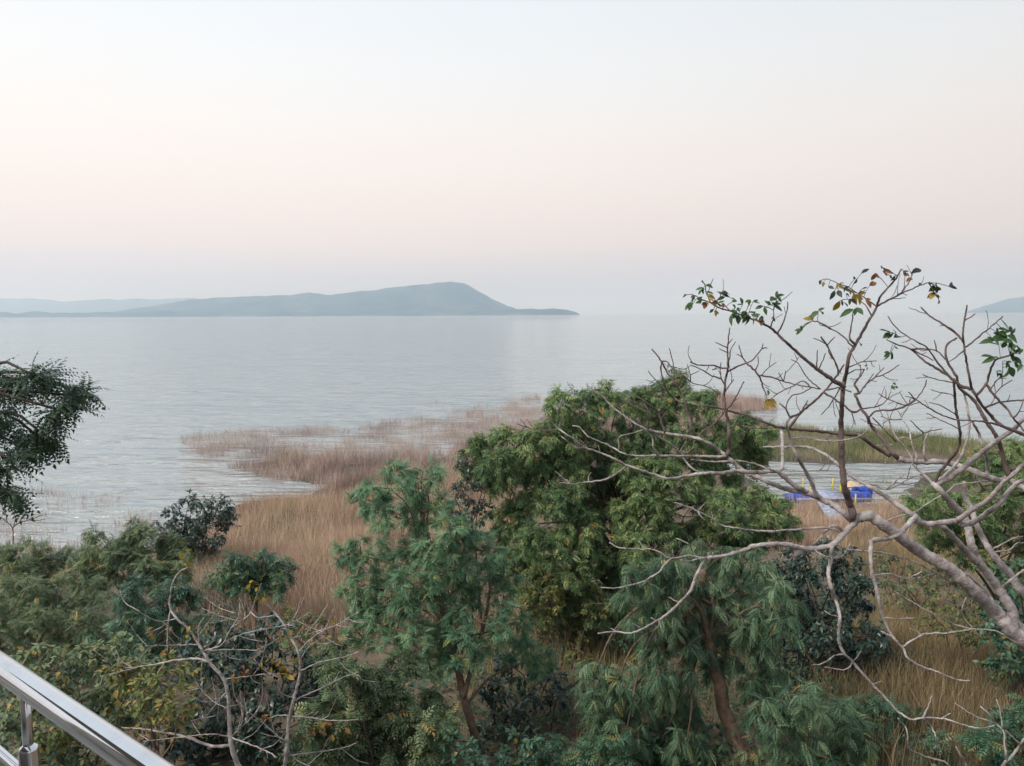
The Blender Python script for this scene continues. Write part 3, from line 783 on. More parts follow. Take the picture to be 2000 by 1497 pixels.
grow(np.random.RandomState(135), C(15.0, (580, 1250, 50), (640, 1240, 46), (610, 1290, 50), (665, 1280, 40), (560, 1210, 30)),
     [(610, 1400, 15), (610, 1290, 15)], 0.03, T_small, M_yellow, B_brown, 'yellow_shrub', 'yellow green shrub in front of the dry grass right of the bare sapling', 'shrub', dens=1.5, scale=1.2, per_twig=10, odd=0.08, tint=(0.0, 0.7), leafname='foliage', trunkname='stem')
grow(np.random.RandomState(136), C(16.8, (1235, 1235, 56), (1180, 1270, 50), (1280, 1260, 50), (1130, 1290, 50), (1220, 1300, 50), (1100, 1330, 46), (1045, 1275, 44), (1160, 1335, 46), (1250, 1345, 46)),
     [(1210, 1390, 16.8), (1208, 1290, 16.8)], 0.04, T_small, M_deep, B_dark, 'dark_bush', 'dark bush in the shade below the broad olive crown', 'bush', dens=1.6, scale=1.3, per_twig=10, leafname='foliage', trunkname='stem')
# --- the near tree at the left edge
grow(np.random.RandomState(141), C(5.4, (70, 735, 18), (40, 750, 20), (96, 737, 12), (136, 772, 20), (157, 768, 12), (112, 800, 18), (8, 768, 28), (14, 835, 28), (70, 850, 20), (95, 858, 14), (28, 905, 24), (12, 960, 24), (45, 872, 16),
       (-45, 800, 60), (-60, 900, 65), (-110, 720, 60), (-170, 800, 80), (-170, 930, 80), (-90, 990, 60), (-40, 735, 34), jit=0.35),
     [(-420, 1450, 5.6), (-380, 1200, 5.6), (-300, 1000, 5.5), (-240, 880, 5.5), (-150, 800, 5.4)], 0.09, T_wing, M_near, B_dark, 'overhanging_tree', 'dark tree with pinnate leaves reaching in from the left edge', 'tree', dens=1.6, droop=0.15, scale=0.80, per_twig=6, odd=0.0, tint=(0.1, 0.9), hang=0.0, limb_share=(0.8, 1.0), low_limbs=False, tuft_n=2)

# ------------------------------------------------------------------ leafy undergrowth between the trunks
_q = (np.array([[0, 0, 0], [0.055, 0.026, 0.008], [0.12, 0, -0.02], [0.055, -0.026, 0.008]]), np.array([[0, 1, 2, 3]]))
ug = Acc(); rsu = np.random.RandomState(66)
n = 5200
ux = rsu.uniform(-17, 17, n); uy = rsu.uniform(6.5, 25, n)
k = (np.abs(ux) < uy * 0.78 + 2) & (vnoise(ux * 0.5, uy * 0.5, 61) > 0.30) & (land(ux, uy) > 1.0)
k &= ~((ux > uy * 0.47) & (rsu.rand(n) < 0.75)) & ~((uy > 15.5) & (ux < -0.16 * uy) & (ux > -0.36 * uy))
ux = ux[k]; uy = uy[k]; uz = height(ux, uy)
per = 15
pos = np.repeat(np.stack([ux, uy, uz], -1), per, 0)
hh = np.repeat(rsu.uniform(0.15, 0.65, len(ux)), per) * rsu.uniform(0.05, 1.0, len(pos))
dd = rdir(rsu, len(pos), 0.1)
pos = pos + dd * np.array([0.28, 0.28, 0.05]) * rsu.rand(len(pos), 1) + np.stack([0 * hh, 0 * hh, hh], -1)
place(ug, _q, pos, dd + np.array([0, 0, -0.15]), np.tile([0, 0, 1.0], (len(pos), 1)) + rsu.normal(size=(len(pos), 3)) * 0.3, rsu.uniform(0.6, 1.5, len(pos)),
      np.clip(np.repeat(rsu.rand(len(ux)), per) * 0.5 + rsu.rand(len(pos)) * 0.45 + (rsu.rand(len(pos)) < 0.05), 0, 0.97))
tag(ug.build('undergrowth', M_deep), 'low leafy undergrowth on the bank between the trunks', 'undergrowth', kind='stuff')

# ------------------------------------------------------------------ grasses and reeds
def in_poly(poly, x, y):
    inside = np.zeros(x.shape, bool)
    for i in range(len(poly)):
        a = poly[i]; b = poly[(i + 1) % len(poly)]
        inside ^= ((a[1] > y) != (b[1] > y)) & (x < (b[0] - a[0]) * (y - a[1]) / (b[1] - a[1] + 1e-12) + a[0])
    return inside

def scatter(rs, pxpoly, per_m2, z=0.0, cluster=0.5, cscale=0.5, seed=1):
    poly = [Pz(p[0], p[1], z)[:2] for p in pxpoly]
    P2 = np.array(poly); lo = P2.min(0); hi = P2.max(0)
    n = int((hi[0] - lo[0]) * (hi[1] - lo[1]) * per_m2)
    x = rs.uniform(lo[0], hi[0], n); y = rs.uniform(lo[1], hi[1], n)
    k = in_poly(poly, x, y)
    k &= rs.rand(n) < np.clip((vnoise(x * cscale, y * cscale, seed) - 0.5) * 4 * cluster + 1 - cluster * 0.6, 0, 1)
    return x[k], y[k]

def blades(rs, acc, x, y, z, h, w, lean, tint, fine=False):
    n = len(x)
    a = rs.uniform(0, 2 * math.pi, n)
    side = np.stack([np.cos(a), np.sin(a), np.zeros(n)], -1) * (w / 2)[:, None]
    la = rs.uniform(0, 2 * math.pi, n)
    ln = np.stack([np.cos(la), np.sin(la), np.zeros(n)], -1) * (lean * h)[:, None]
    p0 = np.stack([x, y, z - 0.03], -1)
    up = np.array([0, 0, 1.0])
    p1 = p0 + up * (h * 0.55)[:, None] + ln * 0.3
    p2 = p0 + up * h[:, None] + ln
    if fine:
        acc.add(np.stack([p0 - side, p0 + side, p2], 1).reshape(-1, 3), None, np.arange(n * 3).reshape(-1, 3), np.repeat(tint, 3)); return
    V = np.stack([p0 - side, p0 + side, p1 + side * 0.75, p1 - side * 0.75, p2 + side * 0.12, p2 - side * 0.12], 1).reshape(-1, 3)
    i = np.arange(n)[:, None] * 6
    Q = np.vstack([i + np.array([0, 1, 2, 3]), i + np.array([3, 2, 4, 5])])
    acc.add(V, Q, None, np.repeat(tint, 6))

M_dry = leaf_mat('dry_grass', [(0.0, (0.27, 0.19, 0.14)), (0.4, (0.47, 0.345, 0.26)), (0.75, (0.64, 0.49, 0.38)), (0.95, (0.22, 0.22, 0.10))], rough=0.8, trans=0.25, spec=0.1)
M_tawny = leaf_mat('tawny_grass', [(0.0, (0.15, 0.118, 0.068)), (0.4, (0.31, 0.24, 0.14)), (0.75, (0.46, 0.36, 0.22)), (0.95, (0.19, 0.22, 0.09))], rough=0.8, trans=0.25, spec=0.1)
M_reed = leaf_mat('dry_reed', [(0.0, (0.24, 0.185, 0.165)), (0.4, (0.44, 0.33, 0.29)), (0.75, (0.60, 0.475, 0.415)), (0.95, (0.24, 0.23, 0.13))], rough=0.8, trans=0.25, spec=0.1)
M_greenreed = leaf_mat('green_reed', [(0.0, (0.12, 0.14, 0.065)), (0.5, (0.22, 0.245, 0.115)), (0.8, (0.34, 0.32, 0.17)), (0.97, (0.44, 0.34, 0.22))], rough=0.7, trans=0.25, spec=0.15)
rs = np.random.RandomState(55)
def grass(name, label, mat, specs, parent=None):
    acc = Acc()
    for (poly, den, hmin, hmax, w, cl, cs, seed, dmin, dmax, *zz) in specs:
        x, y = scatter(rs, poly, den, zz[0] if zz else 0.2, cl, cs, seed)
        d = land(x, y); k = (d > dmin) & (d < dmax)
        x = x[k]; y = y[k]; d = d[k]
        z = np.maximum(height(x, y), -0.25)
        n = len(x)
        pat = vnoise(x * 0.45, y * 0.45, seed + 9)
        h = rs.uniform(hmin, hmax, n) * (0.5 + 0.65 * vnoise(x * 0.6, y * 0.6, seed + 3) + 0.4 * vnoise(x * 2.2, y * 2.2, seed + 4))
        blades(rs, acc, x, y, z, h, w * rs.uniform(0.6, 1.3, n), rs.uniform(0.05, 0.55, n), np.clip(rs.uniform(0.05, 0.75, n) + (pat - 0.5) * 0.9, 0, 1), y.mean() > 24 if n else False)
    return tag(acc.build(name, mat), label, 'grass', kind='stuff')

grass('dry_grass', 'tall dry tan grass on the bank between the trees and the cove', M_dry, [
    ([(380, 1000), (470, 985), (640, 958), (800, 930), (1000, 940), (1000, 1230), (700, 1300), (520, 1240), (330, 1130)], 230, 0.45, 0.95, 0.022, 0.35, 0.4, 1, 1.3, 99),
    ([(300, 1130), (1050, 1130), (1050, 1330), (300, 1330)], 200, 0.4, 0.9, 0.018, 0.35, 0.4, 12, 0.1, 99, 1.3),
    ([(1500, 980), (1560, 986), (1690, 990), (1780, 985), (1780, 1110), (1500, 1110)], 230, 0.4, 0.8, 0.022, 0.3, 0.4, 2, 0.05, 99)])
grass('tawny_grass', 'rank tawny grass on the slope under the pale trunks', M_tawny, [
    ([(1660, 1060), (2010, 1060), (2060, 1200), (1640, 1200)], 220, 0.4, 0.95, 0.016, 0.35, 0.6, 3, 0.1, 99),
    ([(1640, 1180), (2100, 1180), (2100, 1640), (1600, 1640)], 420, 0.35, 0.95, 0.012, 0.4, 0.6, 13, 0.1, 99, 2.0),
    ([(900, 1180), (1700, 1180), (1700, 1640), (900, 1640)], 160, 0.3, 0.7, 0.013, 0.5, 0.6, 4, 0.1, 99, 2.0)])
grass('dry_reeds', 'brown reeds standing along the marshy spit in the lake', M_reed, [
    ([(470, 915), (500, 900), (720, 880), (950, 850), (1060, 815), (1330, 778), (1490, 785), (1490, 840), (1000, 960), (640, 960)], 120, 0.45, 1.15, 0.028, 0.6, 0.8, 5, -1.2, 99),
    ([(340, 850), (440, 838), (700, 832), (860, 803), (1050, 772), (1080, 810), (640, 960), (560, 945), (400, 895)], 85, 0.35, 1.05, 0.020, 0.95, 0.55, 6, -18, 0.5),
    ([(500, 880), (700, 850), (860, 815), (1050, 778), (1150, 775), (1100, 820), (850, 885), (650, 900)], 60, 0.35, 0.9, 0.020, 0.9, 0.8, 26, -18, 0.5),
    ([(1060, 770), (1320, 757), (1500, 775), (1520, 800), (1300, 800), (1060, 800)], 60, 0.8, 1.4, 0.032, 0.6, 0.3, 7, -4, 99),
    ([(830, 775), (1060, 762), (1060, 785), (860, 785)], 8, 0.3, 0.6, 0.03, 0.9, 0.3, 16, -60, 0)])
grass('shallow_reeds', 'sparse pale reeds rising from the shallows at the left', M_reed, [
    ([(-60, 940), (150, 960), (400, 975), (470, 990), (320, 1070), (-60, 1105)], 46, 0.35, 0.9, 0.026, 0.9, 0.5, 8, -16, 0.4)])
grass('green_reeds', 'low green reeds on the spit beyond the small inlet', M_greenreed, [
    ([(1440, 845), (1560, 833), (1700, 840), (1880, 856), (2060, 870), (2060, 905), (1870, 908), (1760, 912), (1540, 906), (1440, 910)], 85, 0.3, 0.8, 0.035, 0.65, 0.5, 9, 0.3, 99),
    ([(1690, 930), (1745, 930), (1735, 952), (1690, 955)], 25, 0.3, 0.7, 0.025, 0.5, 0.5, 19, -9, 9)])

# ------------------------------------------------------------------ bare branching trees, drawn branch by branch
TILE = {1: (1250, 520, 4.99), 2: (1600, 500, 4.99), 3: (1000, 730, 4.99), 4: (1350, 730, 4.99), 5: (1650, 730, 4.99), 6: (1150, 980, 4.99),
        7: (1500, 980, 3.992), 8: (1550, 1200, 4.444), 9: (0, 1000, 2.857)}
def T(k, *c):
    ox, oy, s = TILE[k]
    return [(ox + c[i] / s, oy + c[i + 1] / s) for i in range(0, len(c), 2)]

class BareTree:
    def __init__(self, root, bark, seed, spread=0.55, young=None):
        self.young = young
        self.root = root; self.bark = bark; self.rs = np.random.RandomState(seed)
        self.px = []; self.dep = []; self.own = []; self.wid = []; self.limbs = []; self.fine = []; self.spread = spread
    def _nearest(self, p):
        if not self.px: return None
        A = np.vstack(self.px); d = np.hypot(A[:, 0] - p[0], A[:, 1] - p[1])
        i = int(np.argmin(d)); cum = np.cumsum([len(a) for a in self.px]); b = int(np.searchsorted(cum, i, side='right'))
        j = i - (cum[b - 1] if b else 0)
        return d[i], b, j
    def limb(self, pts, w0, w1, d0=None, d1=None, name='branch', ground=False, drift=None, into=None):
        """w: width in photo pixels at both ends; depth is taken from the branch it grows from unless given"""
        pts = [tuple(p) for p in pts]
        parent = None
        if d0 is None:
            a = self._nearest(pts[0]); b = self._nearest(pts[-1])
            if b[0] < a[0] and b[0] < 16:
                pts = pts[::-1]; a = b
                w0, w1 = max(w0, w1), min(w0, w1)
            elif w1 > w0:
                w0, w1 = w1, w0
            dist, bi, j = a
            d0 = self.dep[bi][j]
            if dist < 40: pts[0] = tuple(self.px[bi][j])
            parent = self.own[bi]
            L = sum(math.hypot(pts[i + 1][0] - pts[i][0], pts[i + 1][1] - pts[i][1]) for i in range(len(pts) - 1))
            dr = self.rs.uniform(-1, 1) if drift is None else drift
            d1 = d0 + dr * self.spread * L / FPX * d0
            d1 = max(4.3, d1)
        n = len(pts)
        seg = np.r_[0, np.cumsum([math.hypot(pts[i + 1][0] - pts[i][0], pts[i + 1][1] - pts[i][1]) for i in range(n - 1)])]
        t = seg / max(seg[-1], 1e-6)
        rows = []
        for (x, y), tt in zip(pts, t):
            rows.append((x, y, d0 + (d1 - d0) * tt + (0 if tt in (0, 1) else self.rs.normal() * 0.035), w0 + (w1 - w0) * tt ** 0.8))
        sm = catmull(rows, 5.0)
        if len(sm) > 4:                                             # slight knobbly growth
            k = np.arange(len(sm))
            sm[1:-1, 0] += (self.rs.rand(len(sm) - 2) - 0.5) * 1.6
            sm[1:-1, 1] += (self.rs.rand(len(sm) - 2) - 0.5) * 1.6
            sm[:, 3] *= 1 + 0.16 * np.sin(k * 1.7 + self.rs.rand() * 6) * self.rs.rand(len(sm)) + 0.12 * (self.rs.rand(len(sm)) < 0.12)
        W = np.array([P(r[0], r[1], r[2]) for r in sm])
        rad = np.maximum(sm[:, 3] * 0.88, 1.2) * 0.5 / FPX * sm[:, 2]
        if ground:
            g = W[0].copy(); gz = h1(g[0] + 0.5 * ground, g[1]); gp = np.array([g[0] + 0.5 * ground, g[1] + 0.05, gz - 0.1])
            low = catmull(np.vstack([gp, gp * 0.5 + g * 0.5 + np.array([0.12 * ground, 0, 0]), g]), 0.15)[:-1]
            W = np.vstack([low, W]); rad = np.r_[np.linspace(rad[0] * 1.5, rad[0], len(low)), rad]
        sides = 12 if w0 > 11 else (8 if w0 > 5 else 6)
        if into is not None:
            tube(into, W, rad, 4)
            self.px.append(sm[:, :2]); self.dep.append(sm[:, 2]); self.own.append(parent); self.fine.append(True)
            return None
        acc = Acc(); tube(acc, W, rad, sides)
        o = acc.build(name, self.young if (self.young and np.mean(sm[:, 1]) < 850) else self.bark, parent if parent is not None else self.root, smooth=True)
        self.fine.append(w1 < 3.2 and w0 < 7)
        self.px.append(sm[:, :2]); self.dep.append(sm[:, 2])
        self.own.append(o if parent is None else parent)
        return o

def twiglets(tree, rs, prob, lo, hi, mat):
    into = Acc()
    """short spurs along the thin branches"""
    for bi in [i for i, f in enumerate(tree.fine) if f]:
        p = tree.px[bi].copy(); n = len(p)
        for j in range(3, n - 1):
            if rs.rand() > prob: continue
            t = p[min(j + 1, n - 1)] - p[j - 1]; L = np.hypot(*t)
            if L < 1e-3: continue
            a = math.atan2(t[1], t[0]) + rs.choice([-1, 1]) * rs.uniform(0.5, 1.1); ln = rs.uniform(lo, hi)
            q = p[j] + ln * np.array([math.cos(a), math.sin(a)]) ; m_ = p[j] + 0.5 * ln * np.array([math.cos(a), math.sin(a)]) + rs.normal(size=2) * ln * 0.07
            tree.limb([tuple(p[j]), tuple(m_), tuple(q + np.array([0, -0.15 * ln]))], 2.0, 1.3, into=into)
    tag(into.build('twigs', mat, tree.root), kind='stuff')
_bp = P(2330, 1500, 6.2)
bare_root = empty('bare_tree', (_bp[0] + 0.4, _bp[1], h1(_bp[0] + 0.4, _bp[1])), 'pale nearly leafless tree spreading its branches over the right side', 'tree')
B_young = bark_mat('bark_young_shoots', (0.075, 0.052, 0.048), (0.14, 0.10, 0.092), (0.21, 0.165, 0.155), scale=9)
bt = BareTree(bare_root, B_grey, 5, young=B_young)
# trunks and main limbs (explicit depth)
bt.limb([(2330, 1500), (2180, 1390)] + T(7, 1996, 1090, 1750, 830, 1600, 690, 1400, 510, 1200, 400, 1020, 270, 880, 170, 790, 112, 720, 125), 44, 23, 6.2, 5.7, 'trunk', ground=1)
bt.limb([(2330, 1480), (2150, 1300)] + T(7, 1990, 1000, 1900, 840, 1780, 650, 1640, 460, 1585, 330, 1560, 200) + T(5, 1150, 1370, 1050, 1270, 930, 1140, 855, 1075), 42, 12, 6.35, 6.5, 'trunk')
bt.limb([(2330, 1470), (2130, 1230)] + T(7, 1996, 700, 1900, 580, 1760, 420, 1680, 290, 1620, 170) + T(5, 1240, 1330, 1170, 1200, 1160, 1060), 40, 9, 6.5, 7.3, 'trunk')
bt.limb(T(7, 1620, 470, 1500, 340, 1400, 230, 1330, 185, 1230, 175, 1150, 145) + T(5, 690, 1385), 15, 11, 6.45, 5.9, 'limb')
bt.limb(T(7, 650, 140) + T(4, 1575, 1370, 1555, 1310, 1528, 1210, 1490, 1080, 1470, 900, 1465, 700, 1460, 480, 1470, 280, 1480, 130) + T(2, 225, 1300, 245, 1220, 270, 1100, 300, 960, 370, 840, 440, 710, 510, 590, 560, 490, 600, 390, 690, 290, 750, 220, 800, 130), 17, 3, 5.72, 5.3, 'limb')
bt.limb(T(4, 1570, 1430, 1480, 1350, 1380, 1280, 1260, 1220, 1150, 1170, 950, 1130, 800, 1080, 650, 1010, 540, 970, 440, 890, 360, 820, 290, 760, 200, 700, 90, 640) + T(3, 1750, 620, 1550, 590, 1400, 565, 1280, 530, 1160, 460, 1080, 400, 980, 330, 900, 240, 830, 190, 720, 100), 15, 2.6, 5.72, 6.4, 'limb')
bt.limb(T(7, 720, 125, 640, 200, 580, 260, 500, 340, 420, 360, 300, 370, 120, 332, 0, 345) + T(6, 1830, 410, 1620, 430, 1500, 480, 1380, 510, 1320, 530, 1180, 545, 1120, 590, 1060, 690, 1020, 800, 980, 890, 900, 970, 800, 1070, 700, 1140, 560, 1220, 470, 1265, 380, 1285, 270, 1270, 90, 1285), 15, 3, 5.7, 5.0, 'limb')
bt.limb(T(7, 500, 342, 490, 450, 470, 560, 490, 660, 530, 770, 560, 900, 550, 1050, 560, 1120, 600, 1190, 650, 1240, 720, 1320, 800, 1410) + T(8, 790, 720, 900, 840, 960, 880, 1030, 915, 1120, 900, 1280, 905, 1380, 930, 1500, 970, 1620, 990, 1740, 965), 9.5, 2.6, 5.6, 5.2, 'limb')
bt.limb(T(5, 690, 1385) + T(7, 1080, 195, 1010, 262, 930, 287, 820, 300), 11, 10, 5.9, 5.6, 'limb')
bt.limb(T(7, 805, 300, 800, 430, 810, 560, 840, 660, 870, 790, 900, 900, 940, 1000, 1000, 1090, 1060, 1150, 1080, 1210, 1180, 1280, 1300, 1320, 1420, 1370, 1500, 1395, 1575, 1395), 10, 3, 5.6, 5.3, 'limb')
bt.limb(T(5, 1100, 1432, 1150, 1390, 1250, 1320, 1400, 1230, 1520, 1090, 1640, 980, 1746, 880) + [(2050, 850), (2110, 790)], 12, 6, 6.0, 5.2, 'limb')
bt.limb(T(5, 1130, 1470, 1250, 1450, 1380, 1360, 1500, 1270, 1640, 1100, 1746, 1040) + [(2060, 920), (2120, 880)], 13, 6, 6.0, 5.5, 'limb')
bt.limb(T(5, 700, 1400, 740, 1450, 820, 1467, 960, 1450, 1100, 1432), 12, 12, 5.95, 6.0, 'limb')
bt.limb(T(5, 690, 1385, 620, 1350, 540, 1300, 430, 1220, 320, 1150, 200, 1080, 100, 1020, 0, 950) + T(4, 1430, 890, 1380, 840, 1250, 760, 1150, 720, 1050, 710, 900, 715, 700, 715), 13, 4, 5.95, 6.9, 'limb')
bt.limb(T(5, 860, 1085, 1000, 1030, 1100, 960, 1200, 880, 1330, 770, 1450, 680, 1560, 600, 1640, 550, 1746, 440) + [(2040, 790)], 14, 8, 6.5, 6.0, 'limb')
bt.limb([(2150, 1000), (2060, 880)] + T(5, 1746, 600, 1640, 550, 1530, 510, 1430, 420, 1340, 310, 1270, 200) + T(2, 1490, 1300, 1460, 1180, 1440, 1060, 1420, 950, 1410, 860, 1400, 760, 1410, 660, 1430, 560, 1440, 480), 13, 3, 5.8, 5.6, 'limb')
bt.limb([(2200, 1150), (2080, 1010)] + T(5, 1620, 1050, 1540, 1040, 1450, 1030, 1350, 990, 1200, 930, 1040, 880, 950, 860, 700, 860, 520, 832), 16, 12, 6.6, 7.2, 'limb')
bt.limb(T(5, 520, 832, 460, 770, 380, 650, 300, 560, 240, 480, 220, 420, 160, 340, 100, 200) + T(2, 390, 1340, 340, 1250), 10, 5, 7.2, 7.4, 'limb')
bt.limb(T(5, 440, 800, 300, 720, 160, 620) + T(4, 1620, 600, 1500, 590, 1300, 570, 1130, 550, 980, 540, 850, 520, 700, 470) + T(1, 1060, 1460, 900, 1420, 750, 1380, 650, 1365, 520, 1350, 400, 1330, 330, 1280, 260, 1210, 225, 1120, 205, 1020, 210, 930), 9, 3, 7.2, 6.6, 'limb')
bt.limb(T(5, 1600, 1000, 1550, 850, 1520, 720, 1470, 600, 1400, 500, 1330, 380, 1250, 250) + T(2, 1370, 1290, 1340, 1180, 1290, 1100, 1240, 1000, 1240, 880, 1340, 800), 11, 4, 6.7, 6.6, 'limb')
bt.limb(T(4, 1230, 1215, 1180, 1080, 1100, 930, 1030, 800, 980, 690, 950, 580, 930, 480, 960, 430, 920, 340, 860, 290), 10, 3.5, 5.85, 5.5, 'limb')
bt.limb(T(4, 1180, 1180, 1060, 1120, 980, 1070, 900, 1000, 830, 950, 700, 960, 560, 960, 430, 950, 300, 970, 130, 970) + T(3, 1700, 1000, 1600, 1020, 1500, 1020, 1400, 990, 1250, 940, 1100, 890, 1000, 830, 860, 770, 700, 720, 640, 670, 540, 600, 460, 545, 420, 510, 350, 430), 12, 2.8, 5.9, 5.4, 'limb')
bt.limb(T(4, 340, 800, 370, 740, 370, 600, 360, 480, 330, 330, 320, 200) + T(1, 825, 1200, 840, 1080, 855, 1000, 855, 850, 860, 720, 875, 600), 9, 2.6, 6.02, 6.0, 'limb')
bt.limb(T(1, 1990, 1180, 1850, 1090, 1720, 1000, 1600, 900, 1500, 810, 1420, 740, 1340, 660, 1250, 590, 1160, 540, 1080, 510, 990, 480, 880, 440, 780, 410, 690, 360), 10, 2.6, 5.45, 5.1, 'limb')
bt.limb(T(4, 850, 955, 885, 925, 890, 780, 890, 650, 880, 545), 9, 7, 6.0, 6.9, 'limb')
bt.limb(T(3, 1800, 620, 1745, 530, 1720, 420, 1690, 290) + T(1, 395, 1230, 340, 1140, 250, 1010, 210, 930, 115, 810), 8, 3, 6.15, 6.2, 'limb')
